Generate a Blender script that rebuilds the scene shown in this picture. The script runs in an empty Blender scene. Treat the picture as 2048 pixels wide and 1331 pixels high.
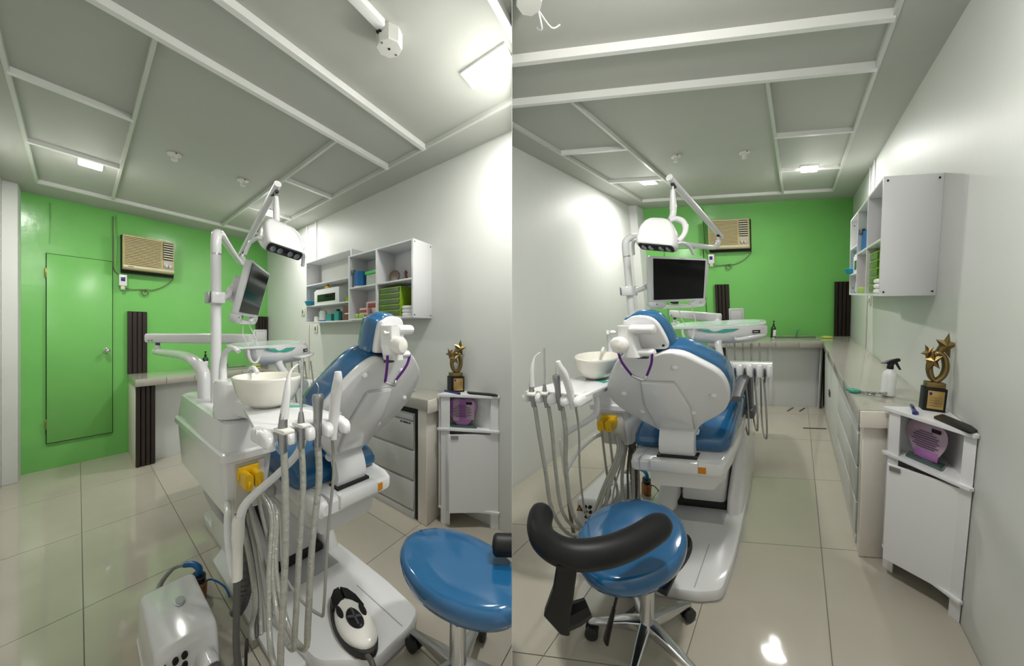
import bpy, bmesh, math, random
from mathutils import Vector as V

random.seed(4)
sc = bpy.context.scene
col = sc.collection
PI = math.pi

# ------------------------------------------------------------------ camera, world, exposure
cd = bpy.data.cameras.new('camera')
cam = bpy.data.objects.new('camera', cd)
col.objects.link(cam)
cam.location = (0, 0, 1.25)
cam.rotation_euler = (PI / 2, 0, 0)
cd.sensor_fit = 'HORIZONTAL'
cd.sensor_width = 36
cd.lens = 660 / 2048 * 36
cd.clip_start = 0.05
sc.camera = cam

world = bpy.data.worlds.new('world')
sc.world = world
world.use_nodes = True
world.node_tree.nodes['Background'].inputs[0].default_value = (1.0, 0.97, 0.93, 1)
world.node_tree.nodes['Background'].inputs[1].default_value = 0.62
sc.view_settings.view_transform = 'Standard'
sc.view_settings.look = 'None'
sc.view_settings.gamma = 1
sc.view_settings.use_curve_mapping = False
sc.view_settings.exposure = 0.10
PANEL_POWER = 17.0      # the back ceiling panels, watts
NEAR_POWER = 17.0      # (left room)
NEAR_POWER_RIGHT = 34.0
PANEL_POWER_RIGHT = 23.0       # the ceiling panels near the viewer


# ------------------------------------------------------------------ materials
def mat(name, rgb, rough=0.5, metal=0.0, bump=0.0, bscale=40.0, var=0.0, vscale=4.0, coat=0.0,
        emit=None, estr=0.0, alpha=1.0, trans=0.0, stretch=None, spec=0.5):
    m = bpy.data.materials.new(name)
    m.use_nodes = True
    nt = m.node_tree
    b = nt.nodes['Principled BSDF']
    b.inputs['Base Color'].default_value = (*rgb, 1)
    b.inputs['Roughness'].default_value = rough
    b.inputs['Metallic'].default_value = metal
    b.inputs['Specular IOR Level'].default_value = spec
    b.inputs['Coat Weight'].default_value = coat
    b.inputs['Coat Roughness'].default_value = 0.08
    b.inputs['Alpha'].default_value = alpha
    b.inputs['Transmission Weight'].default_value = trans
    if emit:
        b.inputs['Emission Color'].default_value = (*emit, 1)
        b.inputs['Emission Strength'].default_value = estr
    if bump or var:
        tc = nt.nodes.new('ShaderNodeTexCoord')
        mp = nt.nodes.new('ShaderNodeMapping')
        nt.links.new(tc.outputs['Object'], mp.inputs['Vector'])
        if stretch:
            mp.inputs['Scale'].default_value = stretch
        if bump:
            n = nt.nodes.new('ShaderNodeTexNoise')
            n.inputs['Scale'].default_value = bscale
            n.inputs['Detail'].default_value = 3
            nt.links.new(mp.outputs['Vector'], n.inputs['Vector'])
            bp = nt.nodes.new('ShaderNodeBump')
            bp.inputs['Strength'].default_value = bump
            bp.inputs['Distance'].default_value = 0.01
            nt.links.new(n.outputs['Fac'], bp.inputs['Height'])
            nt.links.new(bp.outputs['Normal'], b.inputs['Normal'])
        if var:
            n2 = nt.nodes.new('ShaderNodeTexNoise')
            n2.inputs['Scale'].default_value = vscale
            n2.inputs['Detail'].default_value = 4
            nt.links.new(mp.outputs['Vector'], n2.inputs['Vector'])
            mx = nt.nodes.new('ShaderNodeMix')
            mx.data_type = 'RGBA'
            mx.inputs[6].default_value = (*[c * (1 - var) for c in rgb], 1)
            mx.inputs[7].default_value = (*[min(1, c * (1 + var)) for c in rgb], 1)
            nt.links.new(n2.outputs['Fac'], mx.inputs[0])
            nt.links.new(mx.outputs[2], b.inputs['Base Color'])
    return m


MT = {
    'wall': mat('white_enamel_wall', (.65, .66, .63), .48, bump=.2, bscale=11, var=.03, vscale=1.5, stretch=(1, 1, .35), spec=.22),
    'green': mat('green_enamel_wall', (.19, .54, .135), .2, bump=.16, bscale=9, var=.10, vscale=2.2),
    'greendoor': mat('green_door_paint', (.185, .52, .13), .3, bump=.06, bscale=20, var=.05),
    'ceil': mat('ceiling_paint', (.46, .47, .43), .62, bump=.08, bscale=22, var=.03),
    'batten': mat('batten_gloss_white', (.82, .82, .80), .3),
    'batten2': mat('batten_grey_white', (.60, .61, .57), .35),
    'tile': mat('cream_floor_tile', (.47, .435, .36), .05, var=.05, vscale=5),
    'grout': mat('floor_grout', (.20, .19, .16), .8),
    'ctile': mat('counter_tile', (.44, .42, .365), .08, var=.05, vscale=6),
    'cend': mat('counter_cream_render', (.78, .735, .66), .55, bump=.15, bscale=25),
    'cface': mat('counter_face_white', (.68, .70, .68), .4, var=.03),
    'lam': mat('white_laminate', (.78, .78, .79), .32),
    'lamgrey': mat('grey_drawer_front', (.62, .63, .61), .38),
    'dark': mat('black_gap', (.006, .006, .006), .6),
    'darkwood': mat('dark_brown_fluted_panel', (.022, .013, .010), .45, var=.3, vscale=20, stretch=(1, 1, .1)),
    'white': mat('white_plastic', (.74, .74, .745), .16, coat=.3),
    'white2': mat('warm_white_plastic', (.77, .75, .70), .22, coat=.2),
    'grey': mat('grey_plastic', (.42, .43, .45), .35),
    'dgrey': mat('dark_grey_plastic', (.075, .075, .085), .4),
    'black': mat('black_plastic', (.008, .008, .009), .45, spec=.3),
    'rubber': mat('black_rubber', (.018, .018, .018), .6),
    'blue': mat('blue_vinyl', (.013, .10, .235), .13, coat=.5, bump=.02, bscale=60),
    'ceramic': mat('cream_ceramic', (.82, .80, .72), .08, coat=.5),
    'screen': mat('black_screen', (.004, .004, .005), .12, spec=.15),
    'chrome': mat('polished_metal', (.62, .62, .63), .18, 1.0),
    'steel': mat('brushed_metal', (.36, .36, .37), .35, 1.0),
    'hose': mat('grey_hose', (.30, .30, .27), .5),
    'film': mat('clear_sleeve_hose', (.36, .36, .32), .18, bump=.6, bscale=60, coat=.6),
    'hosed': mat('dark_grey_hose', (.09, .085, .08), .5),
    'yellow': mat('yellow_valve', (.78, .47, .005), .3),
    'orange': mat('orange_sticker', (.62, .22, .01), .5),
    'teal': mat('teal_panel', (.06, .36, .27), .3),
    'glass': mat('frosted_tray_glass', (.66, .80, .75), .12, coat=.5),
    'led': mat('led_diffuser', (1, 1, 1), .5, emit=(1, 1, .97), estr=9),
    'acbeige': mat('aged_beige_plastic', (.56, .47, .24), .45, var=.08),
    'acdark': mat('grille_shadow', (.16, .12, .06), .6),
    'acwhite': mat('aged_white_plastic', (.60, .55, .40), .45),
    'cream': mat('cream_plastic', (.62, .60, .52), .4),
    'cable': mat('grey_cable', (.16, .14, .08), .6),
    'gold': mat('aged_gold', (.27, .19, .075), .34, 1.0, var=.2, vscale=30),
    'brass': mat('gold_plate', (.55, .36, .13), .35, 1.0),
    'purple': mat('purple_acrylic', (.42, .16, .45), .08, coat=.6),
    'mauve': mat('pale_acrylic_face', (.50, .36, .46), .1, coat=.6),
    'purplecord': mat('purple_cord', (.11, .01, .22), .6),
    'ink': mat('printed_ink', (.10, .04, .12), .5),
    'bluepl': mat('blue_plastic', (.006, .13, .36), .3),
    'navy': mat('navy_plastic', (.01, .02, .16), .35),
    'cyan': mat('cyan_plastic', (.01, .22, .36), .35),
    'lime': mat('lime_plastic', (.24, .42, .012), .35),
    'limeclear': mat('lime_drawer', (.09, .14, .05), .2),
    'brightgreen': mat('bright_green_plastic', (.06, .62, .12), .35),
    'clear': mat('cloudy_clear_plastic', (.55, .58, .57), .15, coat=.4),
    'red': mat('red_carton', (.33, .05, .05), .5),
    'wine': mat('wine_red', (.16, .03, .045), .4),
    'pink': mat('pale_pink_carton', (.72, .55, .52), .5),
    'tealbox': mat('teal_carton', (.03, .28, .25), .5),
    'leaf': mat('green_white_print', (.36, .52, .12), .5),
    'brown': mat('brown_ceramic', (.10, .06, .03), .4, var=.4, vscale=30),
    'cloth': mat('white_cloth', (.78, .78, .76), .9),
    'bottleg': mat('dark_green_bottle', (.008, .035, .012), .15, coat=.4),
    'bottlew': mat('milky_bottle', (.78, .79, .77), .25),
    'spongey': mat('yellow_sponge', (.55, .62, .10), .8),
    'amber': mat('amber_cup', (.28, .10, .02), .15),
    'bulbgrey': mat('holder_white', (.70, .70, .66), .4),
    'paper': mat('label_white', (.75, .75, .72), .6),
    'glassdk': mat('smoked_glass_base', (.05, .10, .085), .08, coat=.5),
}


# ------------------------------------------------------------------ the two rooms
# Each room is laid out on its own plan axes: w runs along the back wall (0 at the right wall), d towards the
# back wall (0 there, negative towards the viewer), z up from the floor.
class Room:
    def __init__(s, side, O, A, B, U, up, ang, scale, rf, turn):
        s.side = side
        s.O, s.A, s.B, s.U = V(O), V(A), V(B), V(U)
        s.ez = V(up).normalized()
        e = V((math.cos(math.radians(ang)), math.sin(math.radians(ang)), 0))
        s.ex = (e - s.ez * e.dot(s.ez)).normalized()
        s.ey = s.ez.cross(s.ex)
        s.sc = scale
        s.rf = rf
        s.turn = turn
        s.sign = -1 if side == 'left' else 1

    def pt(s, v):
        return s.O + s.A * v[0] + s.B * v[1] + s.U * v[2]

    def run(s, cw):
        """a frame for what stands along the room: its length follows the room's depth, its width lies square"""
        def f(v):
            return s.pt((cw, v[1], v[2])) + s.ex * (s.sc[0] * (v[0] - cw))
        return f

    def body(s, c, ang=0.0, scale=None, turn=None):
        """a furniture frame: upright, square, anchored at plan point c"""
        p = s.pt(c)
        c = V(c)
        k = scale or s.sc
        ca, sa = math.cos(ang), math.sin(ang)
        ex, ey = s.ex, s.ey
        if turn is not None:
            e = V((math.cos(math.radians(turn)), math.sin(math.radians(turn)), 0))
            ex = (e - s.ez * e.dot(s.ez)).normalized()
            ey = s.ez.cross(ex)

        def f(v):
            q = V(v) - c
            x, y = q.x * ca - q.y * sa, q.x * sa + q.y * ca
            return p + ex * (k[0] * x) + ey * (k[1] * y) + s.ez * (k[2] * q.z)
        return f


LEFT = Room('left', (-3.455198, 4.663649, 0), (.326382, .659193, 0), (-1.330597, 1.011338, 0), (0, 0, 1), (0, 0, 1), 58, (.75, 1.56, 1), .86, 50)
RIGHT = Room('right', (4.478219, 4.393052, .402188), (.895915, -.127009, .003771), (1.024835, 1.187630, .146428),
             (-.155116, -.175315, .989214), (-.0194, -.1055, .994), -13, (.93, 1.30, 1), .93, -42)


# ------------------------------------------------------------------ shapes (each returns verts, faces)
def from_bm(bm):
    bm.verts.ensure_lookup_table()
    bm.verts.index_update()
    r = [v.co.copy() for v in bm.verts], [[v.index for v in f.verts] for f in bm.faces]
    bm.free()
    return r


def box(lo, hi, b=0.0, seg=2):
    bm = bmesh.new()
    bmesh.ops.create_cube(bm, size=1)
    c = [(lo[i] + hi[i]) / 2 for i in range(3)]
    e = [hi[i] - lo[i] for i in range(3)]
    for v in bm.verts:
        v.co = V([c[i] + v.co[i] * e[i] for i in range(3)])
    if b:
        bmesh.ops.bevel(bm, geom=bm.edges[:], offset=min(b, min(map(abs, e)) * .49), segments=seg, profile=.5, affect='EDGES')
    return from_bm(bm)


def loft(rings, cap=True, closed=True):
    n = len(rings[0])
    vs = [V(p) for r in rings for p in r]
    fs = []
    for i in range(len(rings) - 1):
        for j in range(n if closed else n - 1):
            k = (j + 1) % n
            fs.append([i * n + j, i * n + k, (i + 1) * n + k, (i + 1) * n + j])
    if cap:
        fs.append(list(range(n))[::-1])
        fs.append([(len(rings) - 1) * n + j for j in range(n)])
    return vs, fs


def slab(outline, vec, b=0.0):
    """a plate: a closed outline in space pushed along vec, its rims softened by b"""
    o = [V(p) for p in outline]
    c = sum(o, V()) / len(o)
    vec = V(vec)
    L = vec.length
    if not b:
        return loft([o, [p + vec for p in o]])
    u = vec / L

    def ring(t, shrink):
        return [p + u * t + (c - p).normalized() * shrink for p in o]
    return loft([ring(0, b), ring(b * .3, b * .3), ring(b, 0), ring(L - b, 0), ring(L - b * .3, b * .3), ring(L, b)])


def spline(pts, k=4, closed=False):
    pts = [V(p) for p in pts]
    n = len(pts)
    out = []
    for i in range(n if closed else n - 1):
        if closed:
            p0, p1, p2, p3 = pts[i - 1], pts[i], pts[(i + 1) % n], pts[(i + 2) % n]
        else:
            p0, p1, p2, p3 = pts[max(i - 1, 0)], pts[i], pts[i + 1], pts[min(i + 2, n - 1)]
        for t in range(k):
            t /= k
            out.append(.5 * ((2 * p1) + (p2 - p0) * t + (2 * p0 - 5 * p1 + 4 * p2 - p3) * t * t + (3 * p1 - p0 - 3 * p2 + p3) * t ** 3))
    if not closed:
        out.append(pts[-1])
    return out


def lathe(prof, c=(0, 0, 0), n=24, axis='z'):
    rings = []
    for r, h in prof:
        ring = []
        for j in range(n):
            a = 2 * PI * j / n
            x, y = r * math.cos(a), r * math.sin(a)
            p = {'z': (x, y, h), 'd': (x, h, y), 'w': (h, x, y)}[axis]
            ring.append(V(c) + V(p))
        rings.append(ring)
    return loft(rings)


def ball(c, r, n=12, m=8):
    rx, ry, rz = r if hasattr(r, '__len__') else (r, r, r)
    prof = [(math.sin(PI * (i + .02) / (m + .04)), -math.cos(PI * (i + .02) / (m + .04))) for i in range(m + 1)]
    vs, fs = lathe(prof, n=n)
    return [V((c[0] + v.x * rx, c[1] + v.y * ry, c[2] + v.z * rz)) for v in vs], fs


def rrect(w0, w1, h0, h1, r, n=4):
    """a rounded rectangle in two dimensions"""
    out = []
    r = min(r, abs(w1 - w0) / 2.01, abs(h1 - h0) / 2.01)
    for cx, cy, a0 in ((w1 - r, h1 - r, 0), (w0 + r, h1 - r, 90), (w0 + r, h0 + r, 180), (w1 - r, h0 + r, 270)):
        for i in range(n + 1):
            a = math.radians(a0 + 90 * i / n)
            out.append((cx + r * math.cos(a), cy + r * math.sin(a)))
    return out


def sweep(path, r, n=10, flat=1.0, caps=True):
    """a round tube along points that already stand in the scene"""
    path = [V(p) for p in path]
    rs = r if hasattr(r, '__len__') else [r] * len(path)
    rings = []
    nrm = None
    for i, p in enumerate(path):
        t = (path[min(i + 1, len(path) - 1)] - path[max(i - 1, 0)]).normalized()
        if nrm is None:
            ref = V((0, 0, 1)) if abs(t.z) < .9 else V((1, 0, 0))
            nrm = t.cross(ref).normalized()
        else:
            nrm = (nrm - t * nrm.dot(t)).normalized()
        bn = t.cross(nrm)
        rings.append([p + (nrm * math.cos(2 * PI * j / n) + bn * (math.sin(2 * PI * j / n) * flat)) * rs[i] for j in range(n)])
    return loft(rings, cap=caps)


# ------------------------------------------------------------------ objects
class Mesh:
    def __init__(s):
        s.v, s.f = [], []

    def add(s, vf, fn=None):
        o = len(s.v)
        s.v += [fn(v) if fn else V(v) for v in vf[0]]
        s.f += [[o + i for i in f] for f in vf[1]]
        return s


def finish(m, name, material, room=None, parent=None, smooth=35, loc=None):
    """link the collected shapes as ONE mesh object; it ends where its room ends"""
    bm = bmesh.new()
    vs = [bm.verts.new(v) for v in m.v]
    for f in m.f:
        try:
            bm.faces.new([vs[i] for i in f])
        except ValueError:
            pass
    if room is not None:
        sg = room.sign
        xs = [v.co.x * sg for v in bm.verts]
        if max(xs) < 0.002:
            bm.free()
            return None
        if min(xs) < 0.0008:
            g = bm.verts[:] + bm.edges[:] + bm.faces[:]
            r = bmesh.ops.bisect_plane(bm, geom=g, plane_co=(.0008 * sg, 0, 0), plane_no=(-sg, 0, 0), clear_outer=True)
            ed = [e for e in r['geom_cut'] if isinstance(e, bmesh.types.BMEdge)]
            if ed:
                bmesh.ops.holes_fill(bm, edges=ed)
    if not bm.faces:
        bm.free()
        return None
    bmesh.ops.recalc_face_normals(bm, faces=bm.faces[:])
    if parent is not None:
        base = V(parent['_loc'])
    elif loc is not None:
        base = V(loc)
    else:
        lo = V([min(v.co[i] for v in bm.verts) for i in range(3)])
        hi = V([max(v.co[i] for v in bm.verts) for i in range(3)])
        base = V(((lo.x + hi.x) / 2, (lo.y + hi.y) / 2, lo.z))
    for v in bm.verts:
        v.co -= base
    me = bpy.data.meshes.new(name)
    bm.to_mesh(me)
    bm.free()
    me.materials.append(MT[material] if isinstance(material, str) else material)
    if smooth:
        me.polygons.foreach_set('use_smooth', [True] * len(me.polygons))
        me.set_sharp_from_angle(angle=math.radians(smooth))
    o = bpy.data.objects.new(name, me)
    col.objects.link(o)
    o['_loc'] = list(base)
    if parent is not None:
        o.parent = parent
    else:
        o.location = base
    return o


def tag(o, label, cat, group=None):
    if o is None:
        return None
    o['label'] = label
    o['category'] = cat
    if group:
        o['group'] = group
    return o


def struct(o, label=None):
    if o is not None:
        o['kind'] = 'structure'
        if label:
            o['label'] = label
    return o


def empty(name, loc, label, cat, group=None):
    e = bpy.data.objects.new(name, None)
    e.empty_display_size = .05
    col.objects.link(e)
    e.location = loc
    e['_loc'] = list(loc)
    return tag(e, label, cat, group)


def part(name, material, room, parent, fn, *shapes, smooth=35):
    m = Mesh()
    for s_ in shapes:
        m.add(s_, fn)
    return finish(m, name, material, room, parent, smooth)


def pipe(name, material, room, parent, path, r, k=4, n=10, fn=None, sub=True, smooth=60):
    fn = fn or room.pt
    pts = spline(path, k) if sub else [V(p) for p in path]
    pts = [fn(p) for p in pts]
    if hasattr(r, '__len__'):
        q = []
        for i in range(len(r) - 1):
            for t in range(k):
                q.append((r[i] + (r[i + 1] - r[i]) * t / k) * room.rf)
        r = q + [r[-1] * room.rf] if sub else [x * room.rf for x in r]
    else:
        r = r * room.rf
    return finish(Mesh().add(sweep(pts, r, n)), name, material, room, parent, smooth)


# ------------------------------------------------------------------ the room shell
WL, WR, DN, H = -2.77, 0.0, -3.75, 2.5


def shell(R):
    P = R.pt
    S = R.side
    th = .06
    # floor and its tiles
    fl = struct(finish(Mesh().add(box((WL, DN, -.06), (WR, 0, -.004)), P), 'floor', 'grout', R, smooth=0), 'cream glazed tile floor of the %s room' % S)
    ws = [WL, -2.225, -1.67, -1.11, -.55, 0]
    ds = [0, -.57, -1.12, -1.68, -2.235, -2.79, -3.345, DN]
    for i in range(5):
        for j in range(7):
            g = .0022
            lo = (ws[i] + g, ds[j + 1] + g * .6, -.02)
            hi = (ws[i + 1] - g, ds[j] - g * .6, 0)
            part('tile', 'tile', R, fl, P, box(lo, hi), smooth=0)
    # ceiling: slab, border, battens
    ce = struct(finish(Mesh().add(box((WL, DN, H + .026), (WR, 0, H + .1)), P), 'ceiling', 'ceil', R, smooth=0), 'pale grey coffered ceiling of the %s room' % S)
    for lo, hi in (((-.27, DN, H), (0, 0, H + .05)), ((WL, DN, H), (-2.53, 0, H + .05)), ((-2.53, -.25, H), (-.27, 0, H + .05))):
        part('border_panel', 'ceil', R, ce, P, box(lo, hi), smooth=0)
    def bat(w0, w1, d0, d1, z=H - .003, m_='batten'):
        part('batten', m_, R, ce, P, box((w0, d0, z), (w1, d1, H + .03)), smooth=0)
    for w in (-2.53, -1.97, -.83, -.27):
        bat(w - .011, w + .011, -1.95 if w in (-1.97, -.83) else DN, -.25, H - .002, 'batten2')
    bat(-2.53, -.27, -.26, -.24)
    for d in (-.83, -1.40):
        bat(-2.53, -1.97, d - .010, d + .010)
        bat(-.83, -.27, d - .010, d + .010)
    for d in (-1.955, -2.215, -2.775):
        bat(-2.53, -.27, d - .010, d + .010, H - .010)
    # walls
    struct(finish(Mesh().add(box((WL - .05, 0, -.05), (.0, th, H + .1)), P), 'wall_back', 'green', R, smooth=0), 'green painted back wall of the %s room' % S)
    struct(finish(Mesh().add(box((0, DN, -.05), (th, th, H + .1)), P), 'wall_right', 'wall', R, smooth=0), 'glossy white side wall of the %s room' % S)
    struct(finish(Mesh().add(box((WL - th, DN, -.05), (WL, th, H + .1)), P), 'wall_left', 'wall', R, smooth=0), 'glossy white wall beside the column in the %s room' % S)
    struct(finish(Mesh().add(box((WL, -.15, 0), (-2.665, 0, H), .004), P), 'column', 'wall', R, smooth=0), 'white corner column beside the green wall in the %s room' % S)


def door(R):
    P = R.pt
    k = 1 if R.side == 'left' else .967
    w0, w1, z0, z1 = -2.488 * k, -1.947 * k, .237, 1.98
    dr = struct(part('door_1', 'greendoor', R, None, P, box((w0 + .004, -.014, z0 + .004), (w1 - .004, 0, z1 - .004), .001)), 'flush green door in the green wall of the %s room' % R.side)
    part('door_gap', 'dark', R, dr, P, box((w0 - .003, -.003, z0 - .005), (w1 + .003, .0, z1 + .003)))
    c = (-2.003 * k, -.014, 1.072)
    fn = R.body(c)
    kn = part('door_knob', 'chrome', R, dr, fn, lathe([(.004, -.055), (.022, -.052), (.027, -.04), (.02, -.025), (.011, -.015), (.011, -.006), (.028, -.004), (.028, 0)], c, axis='d'))
    for z in (1.80, .415):
        part('hinge', 'brass', R, dr, P, box((w0 - .006, -.018, z - .045), (w0 + .004, -.004, z + .045), .002))
    # seams of the old frame in the wall paint
    for w, za, zb in ((-2.459 * k, 2.07, 2.447), (-1.915 * k, 1.94, 2.463)):
        struct(pipe('trim_1', 'greendoor', R, None, [(w, -.002, za), (w + .004, -.002, (za + zb) / 2), (w, -.002, zb)], .005, n=6), 'thin painted conduit on the green wall, %s room, %s' % (R.side, 'left of the door' if w < -2 else 'above the breaker'))


# ------------------------------------------------------------------ fixed fittings
def lights(R):
    spots = [(-2.165, -.765, 'small bright square ceiling panel in the far %s corner cell, %s room' % ('door-side', R.side)),
             (-.56, -.815, 'small bright square ceiling panel above the counter corner in the %s room' % R.side),
             (-.607 if R.side == 'left' else -.85, -2.655 if R.side == 'left' else -2.78, 'bright oblong ceiling panel nearest the viewer in the %s room' % R.side)]
    for i, (w, d, lab) in enumerate(spots):
        hw, hd = (.075, .055) if i < 2 else (.068, .075)
        z = H + .024 if i < 2 else H + .026
        e = empty('ceiling_light', R.pt((w, d, z)), lab, 'light', 'ceiling light panels')
        part('frame', 'batten', R, e, R.pt, box((w - hw - .008, d - hd - .008, z - .012), (w + hw + .008, d + hd + .008, z + .004), .003))
        part('diffuser', 'led', R, e, R.pt, box((w - hw, d - hd, z - .018), (w + hw, d + hd, z - .010), .003))
        ld = bpy.data.lights.new('panel_lamp', 'AREA')
        ld.shape = 'RECTANGLE'
        ld.size, ld.size_y = hw * 2, hd * 2
        ld.energy = (PANEL_POWER if R.side == 'left' else PANEL_POWER_RIGHT) if i < 2 else (NEAR_POWER if R.side == 'left' else NEAR_POWER_RIGHT)
        ld.color = (1, .985, .95)
        lo = bpy.data.objects.new('panel_lamp', ld)
        col.objects.link(lo)
        p = R.pt((w, d, z - .022))
        if i == 2:
            p.x = R.sign * max(.12, abs(p.x))
        lo.parent = e
        lo.location = p - V(e.location)
        # added unseen point lamp below the panel, brightens battens and ceiling
        gd = bpy.data.lights.new('added_fill', 'POINT')
        gd.shadow_soft_size = .05
        gd.energy = ld.energy * (.06 if i < 2 else .16 if R.side == 'left' else .45)
        ld.energy *= .95 if i < 2 else .85 if R.side == 'left' else .7
        gd.color = ld.color
        go = bpy.data.objects.new('added_fill', gd)
        col.objects.link(go)
        go.parent = e
        go.location = p - R.ez * (.16 if i < 2 else .30 if R.side == 'left' else .2) - V(e.location)
    # bare lamp holders
    for w, d, lab in ((-1.67, -1.2, 'nearer the door'), (-1.095, -1.18, 'nearer the shelves')):
        c = (w, d, H + .026)
        f = R.body(c, scale=(.85, .95, 1))
        e = empty('lamp_holder', R.pt(c), 'bare white ceiling lamp holder %s in the %s room' % (lab, R.side), 'lamp holder', 'bare lamp holders')
        part('rose', 'bulbgrey', R, e, f, lathe([(.04, 0), (.045, -.006), (.043, -.012), (.022, -.018), (.005, -.018)], c))
        part('socket', 'bulbgrey', R, e, f, lathe([(.019, -.016), (.019, -.045), (.021, -.048), (.018, -.052), (.003, -.052)], c))
        part('screw', 'dark', R, e, f, box((w - .004, d - .046, H + .012), (w + .004, d - .04, H + .02)))
    # junction box and its raceway
    if R.side == 'left':
        c = (-1.135, -2.482, H + .026)
        f = R.body(c, scale=(.8, .95, 1))
        e = empty('junction_box', R.pt(c), 'octagonal white junction box hanging from the ceiling, left room', 'junction box')
        prof = [(.062, 0), (.062, -.06), (.058, -.066), (.004, -.067)]
        part('cover', 'bulbgrey', R, e, f, lathe(prof, c, n=8), smooth=20)
        part('knockout', 'dark', R, e, f, lathe([(.006, -.0665), (.006, -.069), (.001, -.069)], c, n=10))
        for s_ in (-1, 1):
            part('screw', 'steel', R, e, f, lathe([(.005, -.0665), (.005, -.0695), (.001, -.0695)], (c[0] + s_ * .045, c[1], c[2]), n=8))
        part('cable_entry', 'dark', R, e, f, box((c[0] - .07, c[1] - .012, c[2] - .035), (c[0] - .05, c[1] + .012, c[2] - .01)))
        tag(finish(Mesh().add(box((-2.0, -2.505, H - .004), (-1.2, -2.475, H + .026), .004), R.pt), 'cable_raceway', 'batten', R), 'white plastic raceway running across the ceiling to the junction box', 'raceway')
    else:
        c = (-1.66, -2.475, H + .026)
        f = R.body(c, scale=(.8, .95, 1))
        e = empty('junction_box', R.pt(c), 'octagonal junction box with loose white wires at the top, right room', 'junction box')
        part('cover', 'bulbgrey', R, e, f, lathe([(.062, 0), (.062, -.055), (.058, -.06), (.004, -.061)], c, n=8), smooth=20)
        for s_ in (-1, 1):
            pipe('wire', 'white', R, e, [(c[0], c[1] + .03, c[2] - .05), (c[0] + .02 * s_, c[1] + .06, c[2] - .085), (c[0] + .05 * s_, c[1] + .07, c[2] - .07)], .004, n=6)


def aircon(R):
    P = R.pt
    dw, dz = (-.03, -.01) if R.side == 'left' else (.055, .03)
    w0, w1, z0, z1 = -1.835 + dw, -1.315 + dw, 1.915 + dz, 2.265 + dz
    e = empty('window_air_conditioner', P((w0 + .26, 0, z0)), 'aged beige window air conditioner set in the green wall, %s room' % R.side, 'air conditioner')
    part('sleeve', 'black', R, e, P, box((w0 - .012, -.04, z0 - .03), (w1 + .012, 0, z1 + .006), .004))
    part('body', 'acbeige', R, e, P, box((w0, -.10, z0), (w1, -.03, z1), .008))
    gw1 = w0 + .375
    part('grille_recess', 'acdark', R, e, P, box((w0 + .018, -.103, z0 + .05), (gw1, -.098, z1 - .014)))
    n = 18
    for i in range(n):
        z = z0 + .056 + (z1 - z0 - .075) * i / (n - 1)
        part('slat', 'acbeige', R, e, P, box((w0 + .018, -.111, z - .0045), (gw1, -.101, z + .0035)))
    part('vent_recess', 'dark', R, e, P, box((gw1 + .025, -.103, z0 + .14), (w1 - .014, -.099, z1 - .02)))
    for i in range(7):
        z = z0 + .155 + .026 * i
        part('vent_blade', 'acwhite', R, e, P, box((gw1 + .027, -.113, z - .005), (w1 - .016, -.101, z + .006)))
    part('control_panel', 'grey', R, e, P, box((gw1 + .03, -.104, z0 + .045), (w1 - .018, -.099, z0 + .125), .002))
    for q in (.032, .072):
        part('dial', 'acwhite', R, e, P, lathe([(.014, -.118), (.016, -.116), (.016, -.10)], (gw1 + .025 + q, 0, z0 + .075), n=12, axis='d'))
    part('front_lip', 'acwhite', R, e, P, box((w0 + .002, -.106, z0 + .012), (w1 - .002, -.098, z0 + .036), .002))
    part('badge', 'ink', R, e, P, box((w0 + .05, -.108, z0 + .022), (w0 + .1, -.1055, z0 + .027)))
    # breaker box, plug and cable
    b0 = (-1.868 + dw, 1.745 + dz)
    e2 = empty('breaker_box', P((b0[0] + .04, 0, b0[1])), 'small white breaker box on the green wall, %s room' % R.side, 'breaker box')
    part('case', 'white2', R, e2, P, box((b0[0] + .005, -.05, b0[1]), (b0[0] + .08, 0, b0[1] + .115), .004))
    part('window', 'navy', R, e2, P, box((b0[0] + .022, -.053, b0[1] + .048), (b0[0] + .062, -.049, b0[1] + .09), .001))
    part('plug', 'cream', R, e2, P, box((b0[0] + .02, -.045, b0[1] - .04), (b0[0] + .062, -.01, b0[1] + .002), .006))
    x, z = b0[0] + .06, b0[1] - .02
    tag(pipe('power_cable', 'cable', R, None, [(x, -.025, z), (x + .08, -.012, z - .005), (x + .19, -.012, z + .002), (x + .235, -.014, z - .03), (x + .2, -.016, z - .062), (x + .165, -.014, z - .035),
              (x + .2, -.02, z + .005), (x + .28, -.012, z + .005), (x + .40, -.012, z + .055), (x + .49, -.012, z + .13), (x + .50, -.03, z + .17)], .0055, n=6), 'looped grey cable hanging under the air conditioner, %s room' % R.side, 'cable')
    tag(pipe('feed_cable', 'cable', R, None, [(b0[0] + .02, -.02, b0[1] + .11), (b0[0] - .035, -.01, b0[1] + .16), (b0[0] - .047, -.008, b0[1] + .26), (b0[0] - .047, -.008, 2.44)], .0045, n=6),
        'thin cable climbing the green wall from the breaker, %s room' % R.side, 'cable')


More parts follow.
